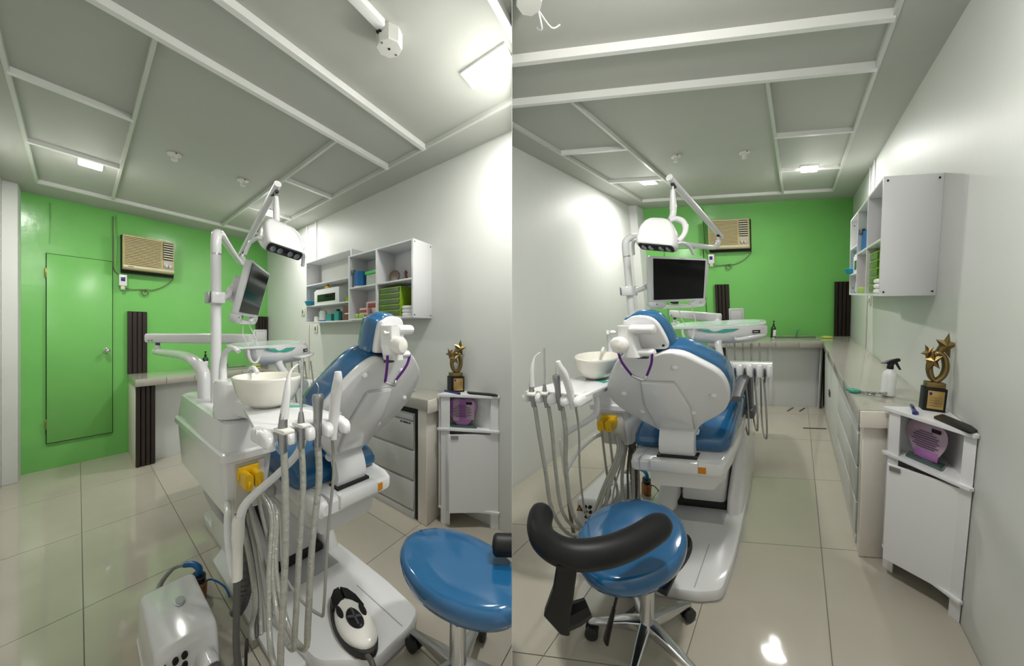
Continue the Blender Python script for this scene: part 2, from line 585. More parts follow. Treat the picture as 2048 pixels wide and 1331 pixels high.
def fluted(R, w0, w1, z0, z1, d0, lab, tilt=0.0, along='w'):
    """a board of dark fluted wall panel"""
    e = empty('fluted_panel', R.pt(((w0 + w1) / 2, d0, z0)), lab, 'wall panel', 'dark fluted boards')
    n = 4
    st = (w1 - w0) / n

    def bar(a, b, t0, t1):
        o = [(a, z0, 0), (b, z0, 0), (b, z1, tilt), (a, z1, tilt)]
        return slab([(p[0], d0 + p[2] - t0, p[1]) for p in o], (0, -(t1 - t0), 0))
    part('backing', 'darkwood', R, e, R.pt, bar(w0, w1, 0, .008), smooth=0)
    for i in range(n):
        part('rib', 'darkwood', R, e, R.pt, bar(w0 + st * (i + .06), w0 + st * (i + .80), .007, .022), smooth=0)
    return e


def counters(R):
    P = R.pt
    S = R.side
    k = 1 if S == 'left' else .967
    wl = -1.80 * k
    T = .82
    # back counter
    e = empty('back_counter', P((wl / 2, -.2, 0)), 'white masonry counter along the green wall of the %s room' % S, 'counter')
    part('end_wall', 'cend', R, e, P, box((wl, -.40, 0.001), (wl + .05, -.002, T - .072), .003))
    part('front_panel', 'cface', R, e, P, box((wl + .05, -.345, 0.001), (-.37, -.325, T - .072)))
    part('divider', 'lam', R, e, P, box((-1.02, -.355, .001), (-.975, -.34, T - .072), .002))
    part('dark_door', 'darkwood', R, e, P, box((wl + .06, -.352, .5), (wl + .19, -.34, T - .075))) if S == 'right' else None
    # continuous L-shaped top with tiled edge
    o = [(wl - .005, -.002), (wl - .005, -.43), (-.375, -.43), (-.375, -2.28), (-.002, -2.28), (-.002, -.002)]
    tp = tag(finish(Mesh().add(slab([(a, b, T - .07) for a, b in o], (0, 0, .07)), P), 'countertop', 'ctile', R, smooth=0), 'glossy grey tiled counter top turning the corner, %s room' % S, 'counter top')
    n = 5
    for i in range(n):
        a = wl - .005 + (-.375 - wl + .005) * i / n
        b = wl - .005 + (-.375 - wl + .005) * (i + 1) / n
        part('edge_tile', 'ctile', R, tp, P, box((a + .002, -.437, T - .068), (b - .002, -.43, T - .002), .001))
    for i in range(4):
        a, b = -.44 - 1.84 * i / 4, -.44 - 1.84 * (i + 1) / 4
        part('edge_tile', 'ctile' if True else '', R, tp, P, box((-.382, b + .002, T - .068), (-.375, a - .002, T - .002), .001))
    # sink rim set into the top
    sk = empty('sink', P((-.65, -.2, T)), 'shallow tiled sink basin let into the back counter, %s room' % S, 'sink')
    for lo, hi in (((-.98, -.30, T + .001), (-.42, -.275, T + .012)), ((-.98, -.06, T + .001), (-.42, -.035, T + .012)), ((-.98, -.275, T + .001), (-.955, -.06, T + .012)), ((-.445, -.275, T + .001), (-.42, -.06, T + .012))):
        part('rim', 'ctile', R, sk, P, box(lo, hi, .003))
    part('basin', 'steel', R, sk, P, box((-.955, -.275, T + .0005), (-.445, -.06, T + .003)))
    # right counter: two pillars and cabinets
    e = empty('end_pillar', P((-.18, -2.25, 0)), 'cream rendered pillar under the near end of the counter, %s room' % S, 'pillar')
    part('shaft', 'cend', R, e, P, box((-.36, -2.27, 0.001), (-.002, -2.215, T - .072), .006))
    part('cap', 'cend', R, e, P, box((-.378, -2.290, T - .085), (-.002, -2.2815, T - .001), .003))
    # drawer unit
    e = empty('drawer_unit', P((-.18, -1.95, 0)), 'grey three-drawer cabinet beside the counter pillar, %s room' % S, 'cabinet')
    part('carcass', 'lamgrey', R, e, P, box((-.345, -2.19, .0), (-.005, -1.50, .705), .003))
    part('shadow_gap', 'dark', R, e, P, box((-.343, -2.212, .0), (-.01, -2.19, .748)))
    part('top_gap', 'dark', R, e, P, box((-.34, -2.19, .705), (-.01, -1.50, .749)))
    zs = [.055, .26, .465, .66]
    for i in range(3):
        z0, z1 = zs[i] + .008, zs[i + 1] - .010
        dr = part('drawer', 'lamgrey', R, e, P, box((-.365, -2.188, z0), (-.345, -1.505, z1), .003))
        part('finger_groove', 'grey', R, dr, P, box((-.352, -2.186, z1), (-.343, -1.507, z1 + .016)))
    part('top_rail', 'lamgrey', R, e, P, box((-.365, -2.188, .664), (-.345, -1.505, .70), .003))
    part('plinth', 'lamgrey', R, e, P, box((-.36, -2.188, 0), (-.345, -1.505, .05), .003))
    if S == 'left':
        for i, (a, b) in enumerate(((0, .012), (.016, .05), (.056, .07))):
            part('badge', 'ink', R, e, P, box((-.3665, -2.172 + a, .634), (-.3645, -2.172 + b, .646)))
    # far cupboard
    e = empty('counter_cupboard', P((-.18, -1.0, 0)), 'white cupboard under the counter near the back corner, %s room' % S, 'cabinet')
    part('carcass', 'cface', R, e, P, box((-.345, -1.49, .0), (-.005, -.46, T - .075), .002))
    for a, b in ((-1.485, -.98), (-.975, -.465)):
        d_ = part('cupboard_door', 'cface', R, e, P, box((-.36, a, .03), (-.345, b, T - .09), .002))
        part('handle', 'dgrey', R, d_, P, box((-.372, -.955 if a > -1.2 else -1.0, .38), (-.36, -.945 if a > -1.2 else -.99, .44), .002))
    dz = 0 if S == 'left' else .03
    fluted(R, -1.81 * k, -1.615 * k, T + .001, 1.478 + dz, -.003, 'dark fluted board standing on the counter below the air conditioner, %s room' % S)
    fluted(R, -.205, -.004, T + .001, 1.478 + dz, -.003, 'dark fluted board standing in the counter corner, %s room' % S)
    if S == 'left':
        fluted(R, -1.795, -1.62, .004, .745, -.403, 'dark fluted board leaning against the end of the counter, left room')
    else:
        for i, (w, m_, lab) in enumerate(((-.435, 'lam', 'white edged'), (-.405, 'darkwood', 'dark brown'))):
            o = [(w, -.40, .002), (w, -.37, .002), (w + .03, -.37, .745), (w + .03, -.40, .745)]
            tag(finish(Mesh().add(slab(o, (.014, 0, 0), .002), P), 'loose_board', m_, R), '%s board leaning in the corner under the counter, right room' % lab, 'board')


def small_fittings(R):
    P = R.pt
    S = R.side
    # wall conduits and outlets on the white wall
    for d, z0, z1, lab in ((-.80, 2.0 if S == 'left' else 2.0, 2.5, 'farther'), (-.945, 2.06, 2.5, 'nearer')):
        tag(finish(Mesh().add(box((-.014, d - .010, z0), (0, d + .010, z1), .003), P), 'wall_conduit', 'lam', R), '%s white conduit above the wall shelves, %s room' % (lab, S), 'conduit', 'white wall conduits')
    tag(finish(Mesh().add(box((-.012, -.838, .83), (0, -.820, 1.35), .003), P), 'wall_conduit', 'cream', R), 'thin conduit below the wall shelves, %s room' % S, 'conduit')
    for d, z, lab in ((-.94, 1.30, 'below the shelves'), (-.735, 1.50, 'beside the shelves')):
        e = empty('wall_outlet', P((0, d, z)), 'small cream outlet %s, %s room' % (lab, S), 'outlet')
        part('plate', 'cream', R, e, P, box((-.012, d - .03, z - .045), (0, d + .03, z + .045), .003))
        part('socket_slot', 'dgrey', R, e, P, box((-.014, d - .008, z - .02), (-.011, d + .008, z + .02), .001))
    T = .82
    # soap bottle, faucet, sponge
    c = (-.985, -.12, T)
    f = R.body(c, scale=(.8 if S == 'left' else .75, .9, 1))
    e = empty('soap_bottle', P(c), 'dark green pump bottle on the back counter, %s room' % S, 'bottle')
    part('bottle', 'bottleg', R, e, f, lathe([(.028, 0), (.034, .004), (.034, .12), (.026, .14), (.012, .15), (.012, .16)], c))
    part('label', 'paper', R, e, f, box((c[0] - .02, c[1] - .037, T + .02), (c[0] + .02, c[1] - .03, T + .1), .002))
    part('pump', 'black', R, e, f, lathe([(.014, .158), (.014, .175), (.005, .178), (.005, .2), (.012, .2), (.014, .212), (.002, .214)], c, n=12))
    c = (-.685, -.02, .87)
    e = empty('faucet', P((c[0], 0, c[2])), 'small chrome tap on the green wall, %s room' % S, 'faucet')
    pipe('spout', 'chrome', R, e, [(c[0], 0, c[2]), (c[0], -.07, c[2] + .004), (c[0], -.10, c[2] - .03)], .009, n=8)
    part('handle', 'teal', R, e, R.body(c), box((c[0] - .007, c[1] - .03, c[2] + .01), (c[0] + .007, c[1] - .01, c[2] + .045), .003))
    c = (-.31, -.18, T + .003)
    T = T + .003
    f = R.body(c)
    tag(part('dish_sponge', 'spongey', R, None, f, slab([(c[0] - .06 + .02 * (i in (1, 2)), 0, 0) for i in range(0)] or [(c[0] + a, c[1] + b, T) for a, b in rrect(-.055, .055, -.03, .03, .025)], (0, 0, .022), .007)),
        'yellow green sponge on the counter corner, %s room' % S, 'sponge')
    if S == 'right':
        for pts, lab in (([(-.80, -.50), (-.74, -.40)], 'nearer the divider'), ([(-.66, -.50), (-.60, -.40)], 'nearer the leaning boards')):
            (a, b), (c2, d2) = pts
            o = [(a, b, .001), (a + .02, b, .001), (c2 + .02, d2, .001), (c2, d2, .001)]
            tag(finish(Mesh().add(slab(o, (0, 0, .006)), P), 'dark_strip', 'dgrey', R), 'thin dark strip on the floor below the counter, %s, right room' % lab, 'strip')
        tag(finish(Mesh().add(box((-.62, -.905, .001), (-.38, -.893, .006)), P), 'dark_strip', 'dgrey', R), 'thin dark strip on the floor by the cupboard, right room', 'strip')


def wall_shelf(R):
    P = R.pt
    S = R.side
    t = .012
    # far module, shallower and taller
    z0, zt = 1.355, 2.0
    e = empty('wall_shelf', P((-.1, -1.3, z0)), 'white open wall shelf, three tiers, nearer the back corner, %s room' % S, 'shelf', 'white wall shelves')
    W = -.205
    part('side_panel', 'lam', R, e, P, box((W, -.99 - t, z0), (0, -.99, zt), .001))
    part('side_panel', 'lam', R, e, P, box((W, -1.575, z0), (0, -1.575 + t, zt), .001))
    for z in (z0, 1.525, 1.742, zt - t):
        part('board', 'lam', R, e, P, box((W, -1.575 + t, z), (0, -.99 - t, z + t), .001))
    for z in (z0 + .06, zt - .05):
        part('screw', 'dark', R, e, P, lathe([(.005, 0), (.005, .003), (.001, .003)], (W + .03, -.99 - t - .002, z), n=8, axis='d'))
    # near module
    z0, zt = 1.36, 1.918
    W = -.27
    e = empty('wall_shelf', P((-.13, -1.87, z0)), 'white open wall shelf of four cells with a broad plain side, %s room' % S, 'shelf', 'white wall shelves')
    for d in (-2.14, -1.863, -1.59 - t):
        part('side_panel' if d != -1.863 else 'divider', 'lam', R, e, P, box((W, d, z0), (0, d + t, zt), .001))
    for a, b in ((-2.14 + t, -1.863), (-1.863 + t, -1.59 - t)):
        for z in (z0, 1.63, zt - t):
            part('board', 'lam', R, e, P, box((W, a, z), (0, b, z + t), .001))
    part('back_panel', 'lam', R, e, P, box((-.012, -2.14 + t, z0), (-.004, -1.59 - t, zt)))
    for w in (-.25, -.02):
        for z in (z0 + .02, zt - .02):
            part('screw', 'dark', R, e, P, lathe([(.005, -2.142), (.005, -2.138)], (w, 0, z), n=8, axis='d'))

    def bx(name, lo, hi, m_, lab, cat, b=.004, extra=None):
        c = ((lo[0] + hi[0]) / 2, (lo[1] + hi[1]) / 2, lo[2])
        f = P
        e_ = empty(name, P(c), lab + ', %s room' % S, cat)
        part('body', m_, R, e_, f, box(lo, hi, b))
        for (pn, pl, ph, pm) in (extra or []):
            part(pn, pm, R, e_, f, box(pl, ph, .002))
        return e_
    b0 = 1.368
    # far module, bottom tier
    c = (-.14, -1.085, b0)
    tag(part('cream_jar', 'cloth', R, None, R.body(c), lathe([(.02, 0), (.024, .01), (.024, .045), (.016, .055), (.004, .056)], c)), 'small cream jar on the lowest far shelf, %s room' % S, 'jar')
    c = (-.14, -1.175, b0)
    j = empty('cotton_jar', P(c), 'clear jar of white cotton on the lowest far shelf, %s room' % S, 'jar')
    f = R.body(c)
    part('glass', 'clear', R, j, f, lathe([(.032, 0), (.036, .004), (.036, .095), (.03, .1), (.03, .108), (.004, .108)], c))
    part('base_ring', 'bluepl', R, j, f, lathe([(.037, 0), (.037, .012), (.036, .013)], c))
    bx('teal_carton', (-.16, -1.30, b0), (-.06, -1.23, b0 + .07), 'tealbox', 'teal carton beside the cotton jar on the far shelf', 'box')
    bx('teal_pouch', (-.15, -1.38, b0), (-.08, -1.32, b0 + .095), 'tealbox', 'upright teal pouch on the lowest far shelf', 'pouch', .012, [('cap', (-.13, -1.36, b0 + .095), (-.10, -1.335, b0 + .115), 'black')])
    bx('wine_carton', (-.17, -1.555, b0), (-.06, -1.45, b0 + .135), 'wine', 'dark red carton at the end of the lowest far shelf', 'box', .004, [('print', (-.172, -1.54, b0 + .055), (-.169, -1.47, b0 + .066), 'paper')])
    # middle tier
    b1 = 1.538
    c = (-.18, -1.045, b1)
    f = R.body(c)
    tag(part('blue_basin', 'cyan', R, None, f, lathe([(.03, 0), (.045, .004), (.06, .04), (.064, .042), (.062, .045), (.05, .03), (.003, .012)], c)), 'small blue basin jutting from the far shelf, %s room' % S, 'basin')
    ex = [('window', (-.198, -1.38, b1 + .025), (-.1935, -1.15, b1 + .098), 'screen'), ('lid', (-.19, -1.42, b1 + .138), (-.03, -1.12, b1 + .152), 'lam'), ('door_frame', (-.197, -1.42, b1 + .004), (-.1945, -1.11, b1 + .13), 'lam')]
    bx('sterilizer', (-.195, -1.425, b1), (-.02, -1.105, b1 + .138), 'lam', 'white sterilizer cabinet with black window on the middle far shelf', 'appliance', .004, ex[:2])
    c = (-.15, -1.24, b1 + .152)
    d_ = empty('toy_duck', P(c), 'tiny yellow figure on top of the white sterilizer, %s room' % S, 'figurine')
    part('body', 'yellow', R, d_, R.body(c), ball((c[0], c[1], c[2] + .016), (.02, .025, .016)))
    part('head', 'brown', R, d_, R.body(c), ball((c[0], c[1] - .01, c[2] + .036), (.011, .011, .01)))
    c = (-.15, -1.51, b1)
    tag(part('green_bowl', 'lime', R, None, R.body(c), lathe([(.025, 0), (.03, .003), (.042, .045), (.044, .047), (.04, .047), (.028, .01), (.003, .008)], c)), 'lime green bowl beside the white sterilizer, %s room' % S, 'bowl')
    bx('cream_packet', (-.14, -1.55, 1.754), (-.07, -1.49, 1.785), 'cloth', 'small cream packet on the top far shelf', 'packet', .006, [('yellow_band', (-.13, -1.54, 1.785), (-.08, -1.50, 1.793), 'leaf')])
    # near module, upper left cell
    b2 = 1.642
    c = (-.19, -1.65, b2)
    f = R.body(c, scale=(.85, 1.2, 1))
    k_ = empty('blue_tub', P(c), 'blue plastic tub in the upper cell of the near shelf, %s room' % S, 'tub')
    part('tub', 'bluepl', R, k_, f, lathe([(.045, .012), (.047, .0), (.05, .02), (.05, .12), (.052, .125), (.052, .135), (.046, .14), (.004, .141)], c))
    part('lid_clip', 'dgrey', R, k_, f, box((c[0] - .055, c[1] + .02, b2 + .12), (c[0] - .03, c[1] + .045, b2 + .155), .004))
    part('base_ring', 'clear', R, k_, f, lathe([(.051, 0), (.051, .012), (.046, .013)], c))
    bx('clear_container', (-.20, -1.845, b2), (-.05, -1.715, b2 + .10), 'clear', 'clear container with bright green lid in the near shelf', 'container', .008,
       [('lid', (-.21, -1.83, b2 + .10), (-.05, -1.71, b2 + .125), 'brightgreen'), ('contents', (-.195, -1.842, b2 + .004), (-.06, -1.74, b2 + .05), 'dgrey')])
    # lower left cell
    b3 = 1.373
    bx('red_carton', (-.16, -1.80, b3), (-.06, -1.69, b3 + .145), 'pink', 'tall red and white carton in the near shelf', 'box', .003, [('print', (-.1625, -1.785, b3 + .09), (-.159, -1.705, b3 + .13), 'red'), ('print', (-.1625, -1.795, b3 + .03), (-.159, -1.70, b3 + .05), 'red')])
    bx('low_red_carton', (-.21, -1.735, b3), (-.165, -1.66, b3 + .09), 'pink', 'low red and white carton in front of the taller one', 'box', .003, [('print', (-.2125, -1.73, b3 + .05), (-.209, -1.665, b3 + .075), 'red')])
    for i, d in enumerate((-1.665, -1.705)):
        c = (-.245, d, b3)
        tag(part('small_tub', 'leaf', R, None, R.body(c), lathe([(.018, 0), (.02, .003), (.02, .035), (.016, .04), (.003, .04)], c)), 'small green and white tub, %s of two, %s room' % ('farther' if i == 0 else 'nearer', S), 'tub', 'green and white tubs')
    bx('clear_box', (-.15, -1.855, b3), (-.06, -1.81, b3 + .17), 'clear', 'tall cloudy plastic box against the shelf divider', 'box')
    # upper right cell
    c = (-.16, -1.945, b2)
    f = R.body(c, scale=(.7, 1.3, 1))
    pl = empty('round_plaque', P(c), 'round brown souvenir plate standing in the near shelf, %s room' % S, 'plate')
    part('disc', 'brown', R, pl, f, lathe([(.004, -.004), (.03, -.006), (.046, -.012), (.05, -.006), (.046, .0), (.004, .003)], (c[0], c[1], c[2] + .052), axis='w'))
    part('stand', 'brown', R, pl, f, box((c[0] - .03, c[1] - .03, b2), (c[0] + .03, c[1] + .03, b2 + .012), .003))
    c = (-.17, -2.035, b2)
    g_ = empty('figurine', P(c), 'small dark red figurine in the near shelf, %s room' % S, 'figurine')
    part('body', 'wine', R, g_, R.body(c), lathe([(.014, 0), (.013, .02), (.009, .045), (.003, .05)], c, n=12))
    part('head', 'wine', R, g_, R.body(c), ball((c[0], c[1], b2 + .06), .012))
    part('hat', 'wine', R, g_, R.body(c), lathe([(.012, .066), (.003, .082)], c, n=10))
    # lower right cell: drawer tower
    dlo, dhi, wd = -2.04, -1.875, -.255
    f = P
    t_ = empty('drawer_tower', P((-.16, -1.955, b3)), 'lime green plastic drawer tower in the near shelf, %s room' % S, 'drawer tower')
    part('case', 'lime', R, t_, f, box((wd + .01, dlo, b3), (-.06, dhi, b3 + .225), .003))
    for i in range(5):
        z = b3 + .006 + i * .0435
        dr = part('drawer', 'limeclear', R, t_, f, box((wd, dlo + .012, z + .004), (wd + .016, dhi - .006, z + .036), .002))
        part('rim', 'lime', R, dr, f, box((wd - .003, dlo + .008, z + .035), (wd + .012, dhi - .004, z + .042), .001))
    for i in range(3):
        z = b3 + i * .026
        tag(part('folded_towel', 'cloth', R, None, R.body((-.2, -2.085, z)), box((-.25, -2.12, z), (-.15, -2.05, z + .0255), .01)), 'folded white cloth, %s of three in the near shelf, %s room' % (('bottom', 'middle', 'top')[i], S), 'cloth', 'folded white cloths')
    c = (-.075, -2.092, b3)
    tag(part('dark_bag', 'wine', R, None, R.body(c), lathe([(.03, 0), (.04, .05), (.038, .14), (.02, .18), (.004, .185)], c, n=14)), 'dark red bag behind the folded cloths, %s room' % S, 'bag')


def corner_cabinet(R):
    P = R.pt
    S = R.side
    TOP = .85
    e = empty('corner_cabinet', P((-.1, -2.36, 0)), 'white triangular corner cabinet with its door ajar, %s room' % S, 'cabinet')
    tri = [(-.272, -2.302), (-.272, -2.293), (-.003, -2.293), (-.003, -2.54), (-.02, -2.54)]
    part('top', 'lam', R, e, P, slab([(a, b, TOP - .016) for a, b in tri], (0, 0, .016), .002), smooth=20)
    for z in (.615, .10):
        part('shelf', 'lam', R, e, P, slab([(a * (1 if z > .5 else .93), b, z) for a, b in tri], (0, 0, .014), .002), smooth=20)
    for a, b in (((-.25, -2.31), (-.214, -2.345)), ((-.036, -2.505), (-.006, -2.533))):
        o = [(a[0], a[1], .001), (b[0], b[1], .001), (b[0] + .009, b[1] + .009, .001), (a[0] + .009, a[1] + .009, .001)]
        part('leg', 'lam', R, e, P, slab(o, (0, 0, TOP - .017), .0015), smooth=20)
    part('back_panel', 'lam', R, e, P, box((-.25, -2.299, .115), (-.005, -2.294, TOP - .017)))
    part('side_panel', 'lam', R, e, P, box((-.010, -2.50, .115), (-.005, -2.299, TOP - .017)))
    o = [(-.268, -2.362, .105), (-.034, -2.506, .105), (-.028, -2.496, .105), (-.262, -2.350, .105)]
    dr = part('cabinet_door', 'lam', R, e, P, slab(o, (0, 0, .495), .0015), smooth=20)
    o = [(-.262, -2.372, .575), (-.222, -2.395, .575), (-.217, -2.385, .575), (-.257, -2.362, .575)]
    part('handle', 'steel', R, dr, P, slab(o, (0, 0, .022), .002))
    c = (-.17, -2.335, .32)
    tag(part('plastic_bag', 'cream', R, None, R.body(c), loft([[(c[0] + a * q, c[1] + b * q, z) for a, b in rrect(-.05, .05, -.03, .03, .025)] for z, q in ((.30, .4), (.34, .7), (.44, .62), (.52, .4), (.56, .2))])),
        'crumpled cream bag hanging inside the corner cabinet, %s room' % S, 'bag')
    # trophy
    k = (.62, 1.0, 1) if S == 'left' else (.60, .95, 1)
    c = (-.075, -2.325, TOP)
    f = R.body(c, ang=(-.62 if S == 'left' else -.5), scale=(.62, .95, 1) if S == 'left' else (.52, .62, 1))
    t = empty('star_trophy', P(c), 'gold star trophy on a black block, corner cabinet, %s room' % S, 'trophy')
    x, y = c[0], c[1]
    part('plinth', 'black', R, t, f, box((x - .058, y - .045, TOP), (x + .058, y + .045, TOP + .105), .003))
    part('plate', 'brass', R, t, f, box((x - .04, y - .048, TOP + .012), (x + .045, y - .044, TOP + .093), .001))
    part('emblem', 'navy', R, t, f, lathe([(.008, -.0495), (.008, -.047)], (x - .026, y, TOP + .08), n=10, axis='d'))
    for i in range(4):
        part('text_line', 'acdark', R, t, f, box((x - .03, y - .0492, TOP + .025 + .012 * i), (x + .036, y - .0478, TOP + .028 + .012 * i)))
    part('foot', 'gold', R, t, f, box((x - .05, y - .036, TOP + .105), (x + .05, y + .036, TOP + .13), .004))
    lp = [(x + .008, y, TOP + .136), (x + .036, y, TOP + .16), (x + .046, y, TOP + .20), (x + .03, y, TOP + .245), (x - .005, y, TOP + .262), (x - .03, y, TOP + .235), (x - .036, y, TOP + .19), (x - .022, y, TOP + .152), (x, y, TOP + .136)]
    for off, rr in ((-.012, .015), (.012, .015)):
        pts = [f((p[0], p[1] + off, p[2])) for p in spline(lp, 5)]
        finish(Mesh().add(sweep(pts, rr * .62, 8)), 'loop_band', 'gold', R, t, 60)

    def star(cx, cz, ro, ri, yy, th, rot=0):
        o = []
        for i in range(10):
            a = rot + PI / 2 + i * PI / 5
            r_ = ro if i % 2 == 0 else ri
            o.append((cx + r_ * math.cos(a), yy, cz + r_ * math.sin(a)))
        vs = [V(p) for p in o] + [V((cx, yy - th, cz)), V((cx, yy + th, cz))]
        fs = [[i, (i + 1) % 10, 10] for i in range(10)] + [[(i + 1) % 10, i, 11] for i in range(10)]
        return vs, fs
    part('small_star', 'gold', R, t, f, star(x - .025, TOP + .225, .05, .022, y - .026, .02, .2), smooth=0)
    part('large_star', 'gold', R, t, f, star(x + .03, TOP + .295, .06, .028, y - .015, .022, -.15), smooth=0)
    part('tail_star', 'gold', R, t, f, star(x - .05, TOP + .26, .04, .018, y + .005, .014, .5), smooth=0)
    part('star_stem', 'gold', R, t, f, slab([(x - .03, y, TOP + .24), (x + .02, y, TOP + .25), (x + .055, y, TOP + .30), (x + .01, y, TOP + .31)], (0, .018, 0), .004))
    # plaque
    c = (-.12, -2.365, .629)
    ang = -math.atan2(.13, .11)
    q0, q1 = V((-.163, -2.330, .630)), V((-.064, -2.425, .630))
    ux = (q1 - q0).normalized()
    uy = V((ux.y, -ux.x, 0)) * -1
    mid = (q0 + q1) / 2
    pq = empty('award_plaque', P(mid), 'apple shaped purple acrylic award plaque in the corner cabinet, %s room' % S, 'plaque')
    part('base', 'glassdk', R, pq, P, slab([mid + ux * a + uy * b for a, b in rrect(-.075, .075, -.022, .022, .004)], (0, 0, .012), .002))
    sh = spline([(a, 0, b) for a, b in ((-.03, .012), (-.055, .045), (-.078, .10), (-.08, .15), (-.06, .178), (-.03, .186), (0, .180), (.03, .186), (.06, .178), (.08, .15), (.078, .10), (.055, .045), (.03, .012))], 3)
    ol = [mid + ux * p.x + V((0, 0, p.z)) for p in sh]
    fc = part('acrylic', 'purple' if S == 'left' else 'mauve', R, pq, P, slab(ol, uy * .008, .001))

    def fp(name, m_, a0, a1, z0, z1, off=-.0015):
        o = [mid + ux * a0 + V((0, 0, z0)) + uy * off, mid + ux * a1 + V((0, 0, z0)) + uy * off, mid + ux * a1 + V((0, 0, z1)) + uy * off, mid + ux * a0 + V((0, 0, z1)) + uy * off]
        part(name, m_, R, pq, P, slab(o, uy * .0012), smooth=0)
    if S == 'left':
        fp('pale_band', 'mauve', -.055, -.02, .04, .172)
        fp('pale_band', 'mauve', .02, .068, .05, .168)
    else:
        fp('purple_band', 'purple', -.045, .05, .016, .055)
    fp('logo', 'black', .02, .055, .148, .165, -.003)
    for i in range(8):
        hw = (.03, .045, .055, .05, .058, .045, .055, .04)[i]
        fp('text_line', 'ink', -hw, hw - .005, .138 - .0105 * i, .1415 - .0105 * i, -.003)
    # phone and cutter on top, spray bottle and keys on the counter
    q0, q1 = V((-.075, -2.405, TOP)), V((-.014, -2.515, TOP))
    ux = (q1 - q0).normalized()
    uy = V((-ux.y, ux.x, 0))
    mid = (q0 + q1) / 2
    ph = tag(part('smartphone', 'black', R, None, P, slab([mid + ux * a + uy * b for a, b in rrect(-.075, .075, -.032, .028, .01)], (0, 0, .009), .002)), 'black smartphone on top of the corner cabinet, %s room' % S, 'phone')
    q0, q1 = V((-.15, -2.30, TOP)), V((-.165, -2.375, TOP))
    ux = (q1 - q0).normalized()
    uy = V((-ux.y, ux.x, 0))
    mid = (q0 + q1) / 2
    cu = empty('box_cutter', P(mid), 'blue box cutter on top of the corner cabinet, %s room' % S, 'cutter')
    part('grip', 'navy', R, cu, P, slab([mid + ux * a + uy * b for a, b in ((-.05, -.006), (.02, -.008), (.042, -.013), (.05, 0), (.042, .013), (.02, .008), (-.05, .006))], (0, 0, .012), .002))
    part('slider', 'black', R, cu, P, slab([mid + ux * a + uy * b for a, b in ((-.02, -.004), (.0, -.004), (.0, .004), (-.02, .004))], (0, 0, .015)))
    T = .82
    c = (-.19, -2.085, T + .002)
    f = R.body(c, ang=.9 if S == 'left' else 0, scale=(.72, .95, 1) if S == 'left' else (.74, .8, 1))
    sp = empty('spray_bottle', P(c), 'milky spray bottle with black trigger on the counter, %s room' % S, 'bottle')
    part('bottle', 'bottlew', R, sp, f, lathe([(.03, 0), (.036, .005), (.036, .11), (.03, .13), (.016, .142), (.014, .15)], c))
    x, y = c[0], c[1]
    part('collar', 'black', R, sp, f, lathe([(.016, .148), (.018, .152), (.016, .172), (.011, .178)], c, n=14))
    part('head', 'black', R, sp, f, slab([(x - .055, y - .011, T + .178), (x - .015, y - .011, T + .196), (x + .045, y - .011, T + .208), (x + .05, y - .011, T + .196), (x + .02, y - .011, T + .182), (x + .012, y - .011, T + .17), (x - .012, y - .011, T + .17), (x - .02, y - .011, T + .182)], (0, .022, 0), .002))
    part('trigger', 'black', R, sp, f, slab([(x + .02, y - .006, T + .19), (x + .034, y - .006, T + .19), (x + .062, y - .006, T + .148), (x + .056, y - .006, T + .146)], (0, .012, 0), .001))
    T = T + .003
    c = (-.275, -2.08, T)
    ky = empty('key_bunch', P(c), 'bunch of metal keys with a green tag on the counter, %s room' % S, 'keys')
    f = R.body(c)
    part('green_tag', 'teal', R, ky, f, slab([(c[0] - .05 + a, c[1] + .04 + b, T) for a, b in rrect(-.026, .026, -.02, .02, .008)], (0, 0, .016), .004))
    for i in range(5):
        a = -.9 + i * .35
        p0 = V((c[0] - .025 + .014 * i, c[1] + .02 - .012 * i, T + .004 + .004 * i))
        dr_ = V((math.cos(a), math.sin(a), 0))
        part('key', 'chrome' if i % 2 else 'steel', R, ky, f, slab([p0 + dr_ * u + V((-dr_.y, dr_.x, 0)) * v for u, v in ((-.016, -.012), (.006, -.012), (.011, -.004), (.048, -.004), (.048, .004), (.011, .004), (.006, .012), (-.016, .012))], (0, 0, .0035)))
    pts = [f((c[0] - .01 + .018 * math.cos(a), c[1] + .018 * math.sin(a), T + .008)) for a in [i * PI / 8 for i in range(17)]]
    finish(Mesh().add(sweep(pts, .0018, 6)), 'key_ring', 'steel', R, ky)


